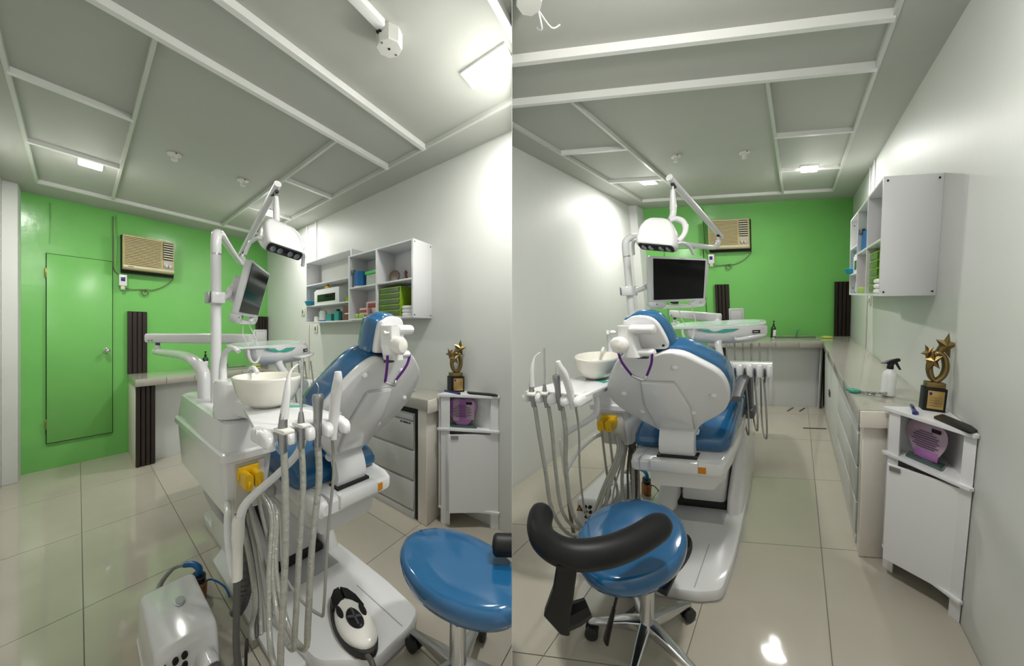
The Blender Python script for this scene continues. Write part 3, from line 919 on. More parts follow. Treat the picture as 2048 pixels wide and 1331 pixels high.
# ------------------------------------------------------------------ the dental unit
def dental_unit(R):
    P = R.pt
    S = R.side
    e = empty('dental_unit', P((-1.28, -2.1, 0)), 'white and blue dental chair with lamp, monitor and spittoon, %s room' % S, 'dental chair')

    def Q(name, m_, c, *sh, smooth=35, ang=0.0, scale=None, turn=None, parent=e):
        fn = R.run(c[0]) if scale is None else R.body(c, ang, scale, turn)
        return part(name, m_, R, parent, fn, *sh, smooth=smooth)
    # --- base plate on the floor
    c = (-1.28, -2.1, 0)
    def rounded(pts, r=.03, n=3):
        out = []
        m_ = len(pts)
        for i_ in range(m_):
            p0, p1, p2 = V((*pts[i_ - 1], 0)), V((*pts[i_], 0)), V((*pts[(i_ + 1) % m_], 0))
            a_, b__ = p1 + (p0 - p1).normalized() * r, p1 + (p2 - p1).normalized() * r
            for t_ in range(n + 1):
                t_ /= n
                out.append(a_ * (1 - t_) ** 2 + p1 * (2 * t_ * (1 - t_)) + b__ * t_ ** 2)
        return out
    o = rounded([(-1.02, -2.545), (-1.12, -2.562), (-1.34, -2.552), (-1.52, -2.44), (-1.56, -2.2), (-1.56, -1.45), (-1.05, -1.45), (-1.012, -1.8), (-1.0, -2.2), (-1.0, -2.4)])
    ow_ = rounded([(-1.50, -2.40), (-1.635, -2.38), (-1.635, -1.78), (-1.50, -1.70)], .012)
    part('base_wing', 'white', R, e, P, slab([(p.x, p.y, .001) for p in ow_], (0, 0, .022), .004))
    b = part('base_plate', 'white', R, e, P, slab([(p.x, p.y, .004) for p in o], (0, 0, .062), .012))
    part('floor_seal', 'grey', R, b, P, slab([(p.x * .998, p.y * .999, 0) for p in o], (0, 0, .006)))
    part('pedal_groove', 'grey', R, b, P, box((-1.15, -2.545, .066), (-1.145, -2.33, .0675)))
    # --- lift
    cl = (-1.27, -1.95, .06)
    Q('lift_column', 'white', cl, loft([[(x, y + dy, z) for x, y in rrect(-1.415, -1.135, -2.06, -1.66, .03)] for z, dy in ((.09, 0), (.28, .03), (.54, .02))]))
    Q('lift_slot', 'dark', cl, box((-1.425, -2.085, .06), (-1.125, -1.95, .095), .002))
    Q('lift_recess', 'grey', cl, box((-1.43, -2.19, .06), (-1.12, -2.07, .0675), .001))
    for w0, w1 in ((-1.11, -1.015), (-1.56, -1.44)):
        cc = ((w0 + w1) / 2, -1.95, .06)
        Q('lift_cover', 'white', cc, loft([[(x, y, z) for x, y in rrect(w0 + i, w1 - i, -2.13 + j, -1.58, .03)] for z, i, j in ((.055, 0, 0), (.15, 0, .05), (.30, .005, .20), (.44, .01, .28), (.45, .02, .30))]))
    # --- seat carriage and the socket of the backrest
    cm = (-1.265, -2.2, .6)
    rings = []
    for d, w0, w1, z0, z1 in ((-2.425, -1.46, -1.06, .548, .588), (-2.418, -1.475, -1.045, .538, .60), (-2.39, -1.485, -1.03, .535, .607), (-2.32, -1.49, -1.02, .535, .612), (-2.0, -1.48, -1.015, .55, .64), (-1.5, -1.46, -1.05, .55, .62)):
        rings.append([(x, d, z) for x, z in rrect(w0, w1, z0, z1, .018, 3)])
    Q('seat_carriage', 'white', cm, loft(rings))
    Q('carriage_underside', 'white', cm, loft([[(x, d, z) for x, z in rrect(w0, w1, .42, .55, .03, 3)] for d, w0, w1 in ((-2.36, -1.42, -1.09), (-2.30, -1.44, -1.06), (-1.7, -1.42, -1.10))]))
    Q('warning_sticker', 'orange', cm, box((-1.19, -2.430, .556), (-1.115, -2.42, .586)))
    Q('socket_slot', 'dark', cm, box((-1.357, -2.40, .575), (-1.163, -2.355, .6155), .002))
    Q('carriage_seam', 'grey', cm, box((-1.43, -2.427, .55), (-1.427, -2.34, .6135)))
    Q('socket_lip', 'white', cm, box((-1.375, -2.435, .555), (-1.15, -2.398, .606), .006))
    # --- seat cushion
    cs = (-1.27, -2.05, .66)
    rings = []
    for d, hw, z0, z1 in ((-2.345, .20, .63, .65), (-2.34, .225, .618, .67), (-2.315, .242, .606, .685), (-2.27, .25, .604, .705), (-2.2, .253, .61, .735), (-2.0, .255, .64, .79), (-1.75, .25, .65, .78), (-1.45, .235, .60, .73), (-1.15, .22, .53, .66), (-1.0, .20, .50, .62), (-.97, .16, .53, .59)):
        rings.append([(-1.27 + x, d, z) for x, z in rrect(-hw, hw, z0, z1, .035, 4)])
    st = Q('seat_cushion', 'blue', cs, loft(rings), smooth=50)
    # --- backrest
    cb = (-1.262, -2.46, .94)
    ow = [(-1.345, 1.155), (-1.405, 1.12), (-1.465, 1.05), (-1.512, .975), (-1.52, .92), (-1.495, .86), (-1.44, .80), (-1.39, .755), (-1.352, .72), (-1.345, .70), (-1.18, .70), (-1.172, .72), (-1.135, .775), (-1.065, .83), (-1.012, .88), (-.985, .945), (-.982, 1.01), (-1.005, 1.075), (-1.07, 1.125), (-1.13, 1.16), (-1.19, 1.165), (-1.24, 1.15), (-1.29, 1.15)]

    def dz(z):
        return -2.545 - .47 * (z - 1.10)
    nv = V((0, .905, .425))
    o1 = [V((p.x, dz(p.z), p.z)) for p in spline([(w, 0, z) for w, z in ow], 3, True)]
    bk = Q('backrest_shell', 'white', cb, slab(o1, nv * .035, .012), smooth=50)
    cen = sum(o1, V()) / len(o1)
    o2 = [cen + (p - cen) * 1.03 + nv * .03 for p in o1]
    Q('backrest_cushion', 'blue', cb, slab(o2, nv * .085, .022), smooth=50)
    rib = [(-1.33, 1.03), (-1.19, 1.03), (-1.155, .90), (-1.165, .76), (-1.345, .76), (-1.36, .90)]
    part('centre_panel', 'white', R, bk, R.run(cb[0]), slab([V((w, dz(z), z)) for w, z in rib], -nv * .014, .010), smooth=50)
    for w, z in ((-1.38, 1.10), (-1.17, 1.10), (-1.435, .955), (-1.045, .965), (-1.385, .853), (-1.152, .858)):
        p = V((w, dz(z), z))
        part('rivet', 'white', R, bk, R.run(cb[0]), ball(p - nv * .002, (.014, .008, .012)))
    # tongue
    tg = [(-2.36, .76), (-2.385, .70), (-2.395, .65), (-2.385, .60)]
    ring = [[(-1.345, d, z), (-1.178, d, z), (-1.178, d + .03, z), (-1.345, d + .03, z)] for d, z in [(p.y, p.z) for p in spline([(0, a, b_) for a, b_ in tg], 4)]]
    part('backrest_bracket', 'white', R, e, R.run(cb[0]), loft(ring))
    # --- headrest
    ch = (-1.265, -2.55, 1.235)
    oh = [(-1.338, 1.305), (-1.30, 1.322), (-1.24, 1.320), (-1.206, 1.298), (-1.185, 1.255), (-1.17, 1.20), (-1.178, 1.172), (-1.21, 1.163), (-1.33, 1.165), (-1.352, 1.18), (-1.358, 1.25), (-1.356, 1.295)]
    os_ = spline([(w, -2.552 - .22 * (z - 1.24), z) for w, z in oh], 3, True)
    Q('headrest_cushion', 'blue', ch, slab(os_, (0, .058, .012), .020), smooth=50)
    cc = sum(os_, V()) / len(os_)
    Q('headrest_shell', 'white', ch, slab([cc + (p - cc) * .86 for p in os_], (0, -.022, 0), .008), smooth=50)
    for w, z in ((-1.315, 1.285), (-1.225, 1.285), (-1.195, 1.195)):
        Q('screw', 'dark', ch, lathe([(.005, -2.5795), (.005, -2.575)], (w, 0, z), n=8, axis='d'))
    Q('headrest_arm', 'white', ch, loft([[(x, -2.62 + dd, z) for x, dd in rrect(-.032 + cx, .028 + cx, 0, .045, .01, 3)] for z, cx in ((1.275, -1.315), (1.24, -1.315), (1.20, -1.31), (1.155, -1.295))]))
    Q('headrest_hinge', 'white', ch, lathe([(.001, -1.30), (.017, -1.298), (.018, -1.295), (.018, -1.215), (.012, -1.207), (.001, -1.206)], (0, -2.605, 1.262), n=16, axis='w'))
    Q('headrest_hinge', 'white', ch, lathe([(.001, -1.335), (.013, -1.333), (.015, -1.330), (.015, -1.225), (.012, -1.218), (.001, -1.217)], (0, -2.60, 1.172), n=16, axis='w'))
    kb = Q('headrest_knob', 'white2', ch, lathe([(.002, -2.655), (.024, -2.652), (.031, -2.645), (.031, -2.63), (.026, -2.618)], (-1.328, 0, 1.207), n=22, axis='d'))
    Q('headrest_lever', 'white2', ch, lathe([(.002, -1.375), (.007, -1.374), (.008, -1.365), (.005, -1.355), (.005, -1.33)], (0, -2.61, 1.25), n=12, axis='w'))
    Q('headrest_stem', 'dgrey', ch, box((-1.305, -2.578, 1.14), (-1.26, -2.56, 1.165), .004))
    # --- armrest
    ca = (-.985, -2.02, .85)
    Q('armrest_pad', 'dgrey', ca, loft([[(x, d, z + zz) for x, zz in rrect(-1.02, -.96, 0, .028, .01, 3)] for d, z in ((-2.27, .845), (-2.15, .865), (-2.0, .885), (-1.90, .89), (-1.89, .89))]), smooth=50)
    Q('armrest_post', 'dgrey', ca, loft([[(x, d + y, z) for x, y in rrect(-1.0, -.965, 0, .05, .012, 3)] for z, d in ((.62, -1.93), (.74, -1.94), (.88, -1.96))]))
    Q('armrest_foot', 'dgrey', ca, box((-1.02, -1.96, .60), (-.95, -1.86, .66), .012))

    # --- cart
    cc_ = (-1.69, -1.97, .75)
    rings = []
    for z, w0, w1, d0, d1 in ((.555, -1.765, -1.62, -2.225, -1.72), (.565, -1.78, -1.605, -2.236, -1.70), (.70, -1.79, -1.59, -2.245, -1.69), (.775, -1.795, -1.583, -2.25, -1.685)):
        rings.append([(x, y, z) for x, y in rrect(w0, w1, d0, d1, .02, 3)])
    ct = Q('cart_body', 'white', cc_, loft(rings))
    rings = [[(x, y, z) for x, y in rrect(w0, w1, d0, d1, .022, 3)] for z, w0, w1, d0, d1 in ((.77, -1.80, -1.578, -2.256, -1.68), (.776, -1.808, -1.57, -2.264, -1.672), (.80, -1.808, -1.57, -2.264, -1.672), (.806, -1.80, -1.578, -2.256, -1.68))]
    Q('cart_lip', 'white', cc_, loft(rings))
    rings = [[(x, y, z + (y + 2.24) * sl) for x, y in rrect(w0, w1, d0, d1, .03, 3)] for z, w0, w1, d0, d1, sl in ((.80, -1.797, -1.581, -2.252, -1.684, 0), (.85, -1.792, -1.585, -2.246, -1.69, 0), (.905, -1.782, -1.59, -2.236, -1.70, .03), (.916, -1.765, -1.60, -2.215, -1.72, .03))]
    Q('cart_top', 'white', cc_, loft(rings))
    vp = Q('valve_panel', 'cream', cc_, box((-1.752, -2.252, .58), (-1.625, -2.238, .755), .003))
    part('valve_plate', 'yellow', R, vp, R.run(cc_[0]), box((-1.745, -2.262, .70), (-1.655, -2.25, .745), .004))
    for w in (-1.72, -1.678):
        cv = part('valve', 'yellow', R, vp, R.run(cc_[0]), loft([[(w + x, d, z) for x, z in rrect(-.018, .018, .672, .732, .014, 3)] for d in (-2.30, -2.296, -2.25)]))
        part('valve_button', 'yellow', R, vp, R.run(cc_[0]), ball((w, -2.30, .695), (.009, .008, .014)))
    Q('cart_bracket', 'white', (-1.55, -2.0, .5), box((-1.66, -2.08, .455), (-1.44, -1.96, .53), .012))
    Q('cart_foot', 'grey', cc_, loft([[(x, y, z) for x, y in rrect(-1.74 + i, -1.68 + i * .4, -2.0, -1.85, .02, 3)] for z, i in ((.56, 0), (.45, .02), (.36, .06))]))
    # spittoon tower, bowl and spouts
    ctw = (-1.715, -2.175, .93)
    Q('spittoon_tower', 'white', ctw, lathe([(.068, -.012), (.071, -.004), (.071, .03), (.069, .034), (.069, .12), (.061, .132), (.004, .134)], ctw, n=28), scale=(.92, 1.25, 1), turn=R.turn)
    Q('tower_foot', 'grey', ctw, lathe([(.05, -.022), (.052, -.012)], ctw, n=24), scale=(.92, 1.25, 1), turn=R.turn)
    Q('bowl_support', 'white', (-1.69, -2.27, .95), slab([(-1.75, -2.20, .935), (-1.66, -2.20, .935), (-1.63, -2.34, .935), (-1.71, -2.37, .935)], (0, 0, .05), .012))
    cbw = (-1.672, -2.345, .985)
    k = (.86, 1.22, 1)
    bw = Q('spittoon_bowl', 'ceramic', cbw, lathe([(.03, .0), (.055, .004), (.085, .025), (.105, .06), (.114, .098), (.117, .108), (.114, .112), (.108, .104), (.097, .06), (.07, .025), (.02, .018), (.002, .016)], cbw, n=40), scale=k, turn=R.turn, smooth=60)
    pipe('cup_spout', 'white', R, e, [(-1.745, -2.13, 1.05), (-1.745, -2.13, 1.12), (-1.738, -2.14, 1.17), (-1.72, -2.17, 1.19), (-1.705, -2.19, 1.175)], [.017, .014, .012, .011, .010], n=10)
    pipe('bowl_spout', 'white', R, e, [(-1.69, -2.24, 1.05), (-1.69, -2.245, 1.10), (-1.683, -2.265, 1.118), (-1.677, -2.285, 1.10)], .009, n=10)
    # pole, light arm
    pipe('pole', 'white', R, e, [(-1.70, -1.965, .91), (-1.70, -1.965, 1.62)], .0225, n=16, sub=False)
    pipe('pole_collar', 'chrome', R, e, [(-1.70, -1.965, 1.618), (-1.70, -1.965, 1.626)], .0235, n=16, sub=False)
    bend = [(-1.70, -1.965, 1.625), (-1.70, -1.965, 1.68), (-1.694, -1.958, 1.715), (-1.67, -1.93, 1.738), (-1.63, -1.885, 1.74), (-1.50, -1.735, 1.735), (-1.36, -1.575, 1.73), (-1.30, -1.505, 1.732), (-1.272, -1.475, 1.752), (-1.265, -1.468, 1.79)]
    pipe('light_arm', 'white', R, e, bend, [.0225, .0225, .0225, .0225, .0225, .02, .019, .019, .019, .018], n=14)
    pipe('arm_joint', 'chrome', R, e, [(-1.265, -1.468, 1.785), (-1.265, -1.468, 1.815)], .010, n=10, sub=False)
    pipe('spring_arm', 'white', R, e, [(-1.255, -1.43, 1.822), (-1.374, -2.018, 2.026)], .0195, n=14, sub=False)
    for t in (.06, .93):
        p = V((-1.255, -1.43, 1.822)).lerp(V((-1.374, -2.018, 2.026)), t)
        Q('arm_slot', 'dark', tuple(p), box((p.x - .010, p.y - .028, p.z - .023), (p.x + .010, p.y + .028, p.z - .008), .003))
    pipe('lamp_stem', 'chrome', R, e, [(-1.368, -1.99, 2.01), (-1.368, -1.995, 1.965)], .009, n=10, sub=False)
    pipe('lamp_neck', 'white', R, e, [(-1.368, -1.995, 1.97), (-1.369, -1.998, 1.93), (-1.37, -2.0, 1.885), (-1.372, -2.003, 1.84), (-1.385, -2.015, 1.80)], [.012, .0155, .019, .0185, .019], n=12)
    # lamp head
    clh = (-1.42, -2.12, 1.65)
    fl = R.run(clh[0])
    ax = V((0, .42, .907))               # from the lenses up to the neck
    tv = V((0, .80, -.60))               # across the lens panel
    rl = V((.99, -.05, -.14))            # along the lens panel, a little lower on one side
    c0 = V((-1.42, -2.128, 1.642))
    rr = []
    for t, hw, hz in ((-.004, .100, .020), (.002, .108, .028), (.03, .111, .036), (.065, .107, .044), (.10, .098, .047), (.13, .082, .044), (.15, .062, .034), (.16, .035, .018)):
        cc = c0 + ax * t + tv * (hz - .028) * .6
        rr.append([cc + rl * x + tv * y for x, y in rrect(-hw, hw, -hz, hz, min(.026, hz * .9), 4)])
    lh = Q('lamp_head', 'white', clh, loft(rr), smooth=60)
    nl = V((0, -.6, -.8))
    face = [c0 - ax * .004 + rl * x + tv * y for x, y in rrect(-.094, .094, -.021, .021, .014, 4)]
    part('lens_panel', 'black', R, lh, fl, slab(face, nl * .006, .001))
    for x in (-.066, -.028, .028, .066):
        ring = [c0 - ax * .004 + nl * .005 + rl * (x + .0145 * math.cos(a)) + tv * (.0145 * math.sin(a)) for a in [i * PI / 8 for i in range(16)]]
        part('lens', 'steel', R, lh, fl, slab(ring, nl * .005, .002))
    # yoke and handles
    pts = [fl(p) for p in spline([(-1.385, -2.02, 1.80), (-1.345, -2.03, 1.802), (-1.298, -2.055, 1.775), (-1.282, -2.08, 1.73), (-1.292, -2.10, 1.69), (-1.315, -2.108, 1.668)], 4)]
    finish(Mesh().add(sweep(pts, [.016] * 8 + [.014] * 13, 10)), 'lamp_yoke', 'white', R, lh, 60)
    for sgn in (-1, 1):
        pts = [fl(p) for p in spline([(-1.42 + sgn * .10, -2.112, 1.668 - sgn * .014), (-1.42 + sgn * .13, -2.10, 1.672 - sgn * .014), (-1.42 + sgn * .155, -2.08, 1.652 - sgn * .012), (-1.42 + sgn * .168, -2.06, 1.61 - sgn * .006)], 4)]
        finish(Mesh().add(sweep(pts, [.014] * 4 + [.011] * 4 + [.009] * 5, 8, flat=.7)), 'lamp_handle', 'white', R, lh, 60)
    # monitor: its four screen corners stand in the room
    TL, TR, BR, BL = V((-1.53, -1.99, 1.602)), V((-1.285, -1.785, 1.607)), V((-1.33, -1.735, 1.362)), V((-1.578, -1.932, 1.362))
    TLw, TRw, BLw, BRw = P(TL), P(TR), P(BL), P(BR)
    ux, uz = (TRw - TLw + BRw - BLw) / 2, (TLw - BLw + TRw - BRw) / 2
    mid = (TLw + TRw + BLw + BRw) / 4
    nw = ux.cross(uz).normalized()      # towards the viewer

    def mp(a, b, n_=0):
        return mid + ux * a + uz * b + nw * n_
    hole = [(-.28, -.665), (.28, -.665), (.22, -.575 - .01), (-.22, -.575 - .01)]
    m = Mesh().add(slab([mp(a, b, -.012) for a, b in rrect(-.565, .565, -.57, .545, .05, 4)], nw * .026, .005))
    mo = finish(m, 'monitor_case', 'white', R, e, 50)
    m = Mesh()
    for q in ([(-.575, -.555), (-.575, -.66), (-.52, -.73), (-.33, -.745), (-.25, -.665), (-.30, -.59), (-.36, -.555)], [(.575, -.555), (.575, -.66), (.52, -.73), (.33, -.745), (.25, -.665), (.30, -.59), (.36, -.555)]):
        finish(Mesh().add(slab([mp(a, b, -.012) for a, b in q], nw * .026, .004)), 'monitor_chin', 'white', R, mo, 50)
    finish(Mesh().add(slab([mp(a, b, -.012) for a, b in ((-.34, -.745), (.34, -.745), (.26, -.672), (-.26, -.672))], nw * .026, .003)), 'monitor_grip', 'white', R, mo, 50)
    finish(Mesh().add(slab([mp(a, b, .0145) for a, b in rrect(-.5, .5, -.5, .5, .005, 2)], nw * .002)), 'screen', 'screen', R, mo, 0)
    finish(Mesh().add(slab([mp(a, b, .014) for a, b in rrect(-.45, -.43, -.63, -.60, .01, 3)], nw * .002)), 'power_light', 'dgrey', R, mo, 0)
    finish(Mesh().add(slab([mp(a, b, .014) for a, b in rrect(.43, .47, -.64, -.60, .015, 3)], nw * .002)), 'power_button', 'grey', R, mo, 0)
    finish(Mesh().add(slab([mp(a, b, -.035) for a, b in rrect(-.06, .06, -.66, -.53, .02, 3)], nw * .02)), 'rear_plug', 'black', R, mo, 0)
    back = mp(-.30, -.05, -.05)
    finish(Mesh().add(slab([mp(a, b, -.05) for a, b in rrect(-.45, -.05, -.35, .2, .08, 4)], nw * .04, .008)), 'monitor_mount', 'white', R, e, 50)
    pc = V((-1.70, -1.965, 1.415))
    Q('pole_clamp', 'white', tuple(pc), box((pc.x - .034, pc.y - .03, pc.z - .028), (pc.x + .034, pc.y + .03, pc.z + .028), .006))
    Q('clamp_edge', 'steel', tuple(pc), box((pc.x - .048, pc.y - .022, pc.z - .026), (pc.x - .034, pc.y + .022, pc.z + .026), .004))
    a0 = P((pc.x + .03, pc.y + .005, pc.z))
    finish(Mesh().add(sweep([a0, a0.lerp(back, .4) + V((0, 0, -.012)), a0.lerp(back, .75), back], [.018, .016, .018, .02], 10)), 'monitor_arm', 'white', R, e, 60)
    # camera wand clipped to the monitor, and thin white leads
    if S == 'right':
        p0, p1 = mp(.60, .40, .0), mp(.545, -.46, .0)
        finish(Mesh().add(sweep([p0, p0.lerp(p1, .1), p0.lerp(p1, .6), p1], [.006, .008, .012, .006], 8)), 'camera_wand', 'white', R, e, 60)
    for q in (0, 1):
        p0 = mp(.05 + .25 * q, -.70, -.01)
        p1 = P((-1.42 + .07 * q, -1.80, 1.175))
        md = p0.lerp(p1, .5) + V((-.015 if q == 0 else .01, 0, -.01))
        finish(Mesh().add(sweep([p0.lerp(md, t) if t <= 1 else md.lerp(p1, t - 1) for t in (0, .5, 1, 1.5, 2)], .0022, 6)), 'lead', 'white2', R, e, 60)
    # instrument arm
    pipe('lower_arm', 'white', R, e, [(-1.712, -1.86, .90), (-1.715, -1.86, 1.0), (-1.72, -1.845, 1.06), (-1.738, -1.78, 1.105), (-1.75, -1.62, 1.122), (-1.775, -1.25, 1.118), (-1.782, -1.14, 1.118)], [.032, .031, .03, .03, .028, .026, .026], n=14)
    pipe('arm_post', 'white', R, e, [(-1.782, -1.19, 1.12), (-1.782, -1.19, 1.165)], .018, n=12, sub=False)
    pipe('arm_pin', 'dgrey', R, e, [(-1.782, -1.19, 1.16), (-1.782, -1.19, 1.185)], .014, n=12, sub=False)
    q0, q1 = V((-1.835, -1.14, 1.215)), V((-1.255, -1.575, 1.21))
    pth = [P(q0.lerp(q1, t)) for t in (0, .01, .5, .99, 1)]
    wd = [(.022, .028), (.026, .032), (.026, .034), (.024, .032), (.02, .028)]
    tdir = (pth[-1] - pth[0]).normalized()
    sd = tdir.cross(V((0, 0, 1))).normalized()
    rings = [[p + sd * x + R.ez * z for x, z in rrect(-a, a, -b_, b_, .012, 3)] for p, (a, b_) in zip(pth, wd)]
    finish(Mesh().add(loft(rings)), 'upper_arm', 'white', R, e, 50)
    for t in (.05, .08):
        p = P(q0.lerp(q1, t)) + V((0, 0, -.016))
        finish(Mesh().add(ball(p - sd * .026 * (1 if sd.y > 0 else -1), .004, 8, 6)), 'arm_screw', 'dark', R, e, 60)
    pipe('arm_knuckle', 'white', R, e, [(-1.26, -1.60, 1.19), (-1.24, -1.66, 1.13)], .022, n=12, sub=False)
    # instrument table
    ci = (-1.2, -1.73, 1.15)
    ot = [V((p.x, p.y, 1.168 + (p.y + 1.77) * .11)) for p in rounded([(-1.51, -1.855), (-1.30, -1.845), (-.97, -1.765), (-.905, -1.72), (-.925, -1.60), (-1.05, -1.59), (-1.44, -1.68), (-1.535, -1.76)], .03)]
    tb = Q('instrument_table', 'white', ci, slab(ot, (0, 0, .012), .004))
    cc = sum(ot, V()) / len(ot)
    part('table_glass', 'glass', R, tb, R.run(ci[0]), slab([cc + (p - cc) * .86 + V((0, 0, .0125)) for p in ot], (0, 0, .002)))
    rings = [[cc + V(((p.x - cc.x) * s_ + dx, (p.y - cc.y) * s_ - .01 * (s_ < .97), zz)) for p in ot] for zz, s_, dx in ((.0, .97, .01), (-.014, .84, .055), (-.055, .83, .06), (-.088, .75, .065), (-.112, .56, .06), (-.12, .33, .05))]
    part('table_body', 'white', R, tb, R.run(ci[0]), loft(rings), smooth=60)
    o = [(-1.33, -1.846, 1.158), (-1.07, -1.795, 1.158), (-1.10, -1.803, 1.142), (-1.17, -1.818, 1.13), (-1.25, -1.834, 1.135)]
    part('key_strip', 'teal', R, tb, R.run(ci[0]), slab(o, (.002, -.006, 0), .001))
    o = [(-.99, -1.775, 1.125), (-.945, -1.757, 1.125), (-.945, -1.757, 1.145), (-.99, -1.775, 1.145)]
    part('badge', 'black', R, tb, R.run(ci[0]), slab(o, (.004, -.010, 0), .001))
    o = [(-.982, -1.784, 1.133), (-.953, -1.772, 1.133), (-.953, -1.772, 1.137), (-.982, -1.784, 1.137)]
    part('badge_print', 'paper', R, tb, R.run(ci[0]), slab(o, (.001, -.0025, 0)))
    part('corner_clip', 'steel', R, tb, R.run(ci[0]), box((-.93, -1.70, 1.135), (-.90, -1.67, 1.15), .003))
    fi = R.run(ci[0])
    pts = [fi(p) for p in spline([(-1.09, -1.815, 1.095), (-1.07, -1.85, 1.095), (-1.0, -1.845, 1.105), (-.93, -1.80, 1.112), (-.915, -1.76, 1.112)], 4)]
    finish(Mesh().add(sweep(pts, .011, 10)), 'table_handle', 'white', R, e, 60)
    # x-ray viewer frame standing behind the table
    cx = (-1.14, -1.50, 1.18)
    vw = Q('film_viewer', 'white', cx, box((-1.195, -1.512, 1.165), (-1.085, -1.495, 1.275), .006))
    part('viewer_border', 'grey', R, vw, R.run(cx[0]), box((-1.183, -1.5135, 1.177), (-1.097, -1.511, 1.263), .001))
    part('viewer_glass', 'paper', R, vw, R.run(cx[0]), box((-1.18, -1.515, 1.18), (-1.10, -1.511, 1.26), .002))
    # hanging hose loop under the table
    pipe('table_hose', 'white2', R, e, [(-1.44, -1.83, 1.16), (-1.435, -1.83, 1.12), (-1.415, -1.83, 1.085), (-1.385, -1.83, 1.08), (-1.365, -1.83, 1.11), (-1.36, -1.83, 1.16)], .009, n=8)
    # strut and holder row
    pipe('holder_strut', 'white', R, e, [(-1.205, -1.80, 1.09), (-1.20, -1.82, 1.04), (-1.17, -1.87, .98), (-1.135, -1.92, .935)], [.026, .024, .021, .02], n=10)
    chd = (-.975, -1.95, .93)
    hb = Q('handpiece_holder', 'white', chd, loft([[(x, y, z) for y, z in rrect(-2.0, -1.925, .885, .975, .02, 3)] for x in (-1.125, -.835)]))
    for i in range(5):
        w = -1.09 + .056 * i
        part('holder_lobe', 'white', R, hb, R.run(chd[0]), box((w + .000, -2.030, .893), (w + .038, -1.985, .972), .012))
        x = w - .010
        part('doctor_handpiece', 'dgrey' if i else 'steel', R, hb, R.run(chd[0]), lathe([(.003, .86), (.005, .885), (.0055, .92), (.004, .94), (.004, .99 if i == 0 else .945)], (x, -2.008, 0), n=10))
        low = .50 + .03 * (i % 2) - .02 * (i == 4)
        pipe('doctor_hose', 'hose', R, e, [(x, -2.0, .875), (x + .01, -2.0, .70), (x + .012, -2.0, low + .06), (x + .0, -1.97, low), (x - .03, -1.90, low + .05), (x - .04, -1.85, .75), (x - .05, -1.80, 1.06)], .0052, n=8)
    # --- assistant's tray
    cta = (-1.68, -2.45, .975)
    o = [(-1.842, -2.545, .975), (-1.548, -2.575, .975), (-1.545, -2.40, .975), (-1.60, -2.30, .975), (-1.70, -2.285, .975), (-1.76, -2.33, .975)]
    tr = Q('assistant_tray', 'white', cta, slab(o, (0, 0, .014), .004))
    part('tray_underside', 'white', R, tr, R.run(cta[0]), slab([(-1.78, -2.52, .945), (-1.57, -2.54, .945), (-1.57, -2.40, .945), (-1.68, -2.31, .945), (-1.74, -2.36, .945)], (0, 0, .034), .010))
    part('key_strip', 'teal', R, tr, R.run(cta[0]), slab([(-1.64, -2.40, .9885), (-1.575, -2.43, .9885), (-1.565, -2.41, .9885), (-1.63, -2.37, .9885)], (0, 0, .002)))
    for i in range(5):
        w = -1.82 + .063 * i
        y = -2.545 - .006 * i
        rings = [[(w + a * q, dd, z0 + b) for a, b in rrect(-.021, .021, -.02 * q, .022 * q, .014 * q, 3)] for dd, q, z0 in ((y + .03, 1, .968), (y - .014, 1, .967), (y - .026, .92, .964), (y - .033, .65, .961), (y - .035, .25, .960))]
        part('holder_lobe', 'white', R, tr, R.run(cta[0]), loft(rings), smooth=50)
    gaps = [-1.788, -1.725, -1.662, -1.60]
    # syringe
    w = gaps[0]
    pipe('syringe_body', 'steel', R, e, [(w, -2.575, .93), (w, -2.575, .99), (w + .004, -2.575, 1.035)], [.011, .014, .010], n=10)
    pipe('syringe_nozzle', 'white', R, e, [(w + .004, -2.575, 1.02), (w + .016, -2.575, 1.09), (w + .03, -2.57, 1.14), (w + .06, -2.57, 1.163)], [.013, .010, .0045, .003], n=8)
    part('syringe_clip', 'white2', R, e, R.body((w, -2.575, .99)), box((w - .018, -2.60, .985), (w + .018, -2.56, .997), .004))
    # metal suction tip
    w = gaps[1]
    pipe('suction_grip', 'steel', R, e, [(w, -2.578, .93), (w, -2.578, .99), (w + .002, -2.576, 1.03)], [.010, .012, .006], n=10)
    pipe('suction_tip', 'chrome', R, e, [(w + .002, -2.576, 1.02), (w + .015, -2.568, 1.18)], .0042, n=8, sub=False)
    part('suction_clip', 'white2', R, e, R.body((w, -2.578, .99)), box((w - .016, -2.60, .99), (w + .016, -2.56, 1.0), .004))
    # dark handpiece
    w = gaps[2]
    pipe('dark_handpiece', 'steel', R, e, [(w, -2.58, .92), (w, -2.58, .985), (w + .001, -2.58, 1.02), (w + .001, -2.58, 1.06), (w + .001, -2.58, 1.072)], [.009, .013, .014, .018, .015], n=12)
    pipe('handpiece_wire', 'steel', R, e, [(w, -2.58, 1.07), (w + .004, -2.58, 1.09), (w, -2.575, 1.105)], .0015, n=6)
    # scaler
    w = gaps[3]
    pipe('scaler', 'white', R, e, [(w, -2.585, .93), (w + .0, -2.587, 1.0), (w - .004, -2.60, 1.08), (w - .010, -2.61, 1.115), (w - .012, -2.612, 1.138)], [.012, .017, .017, .014, .010], n=12)
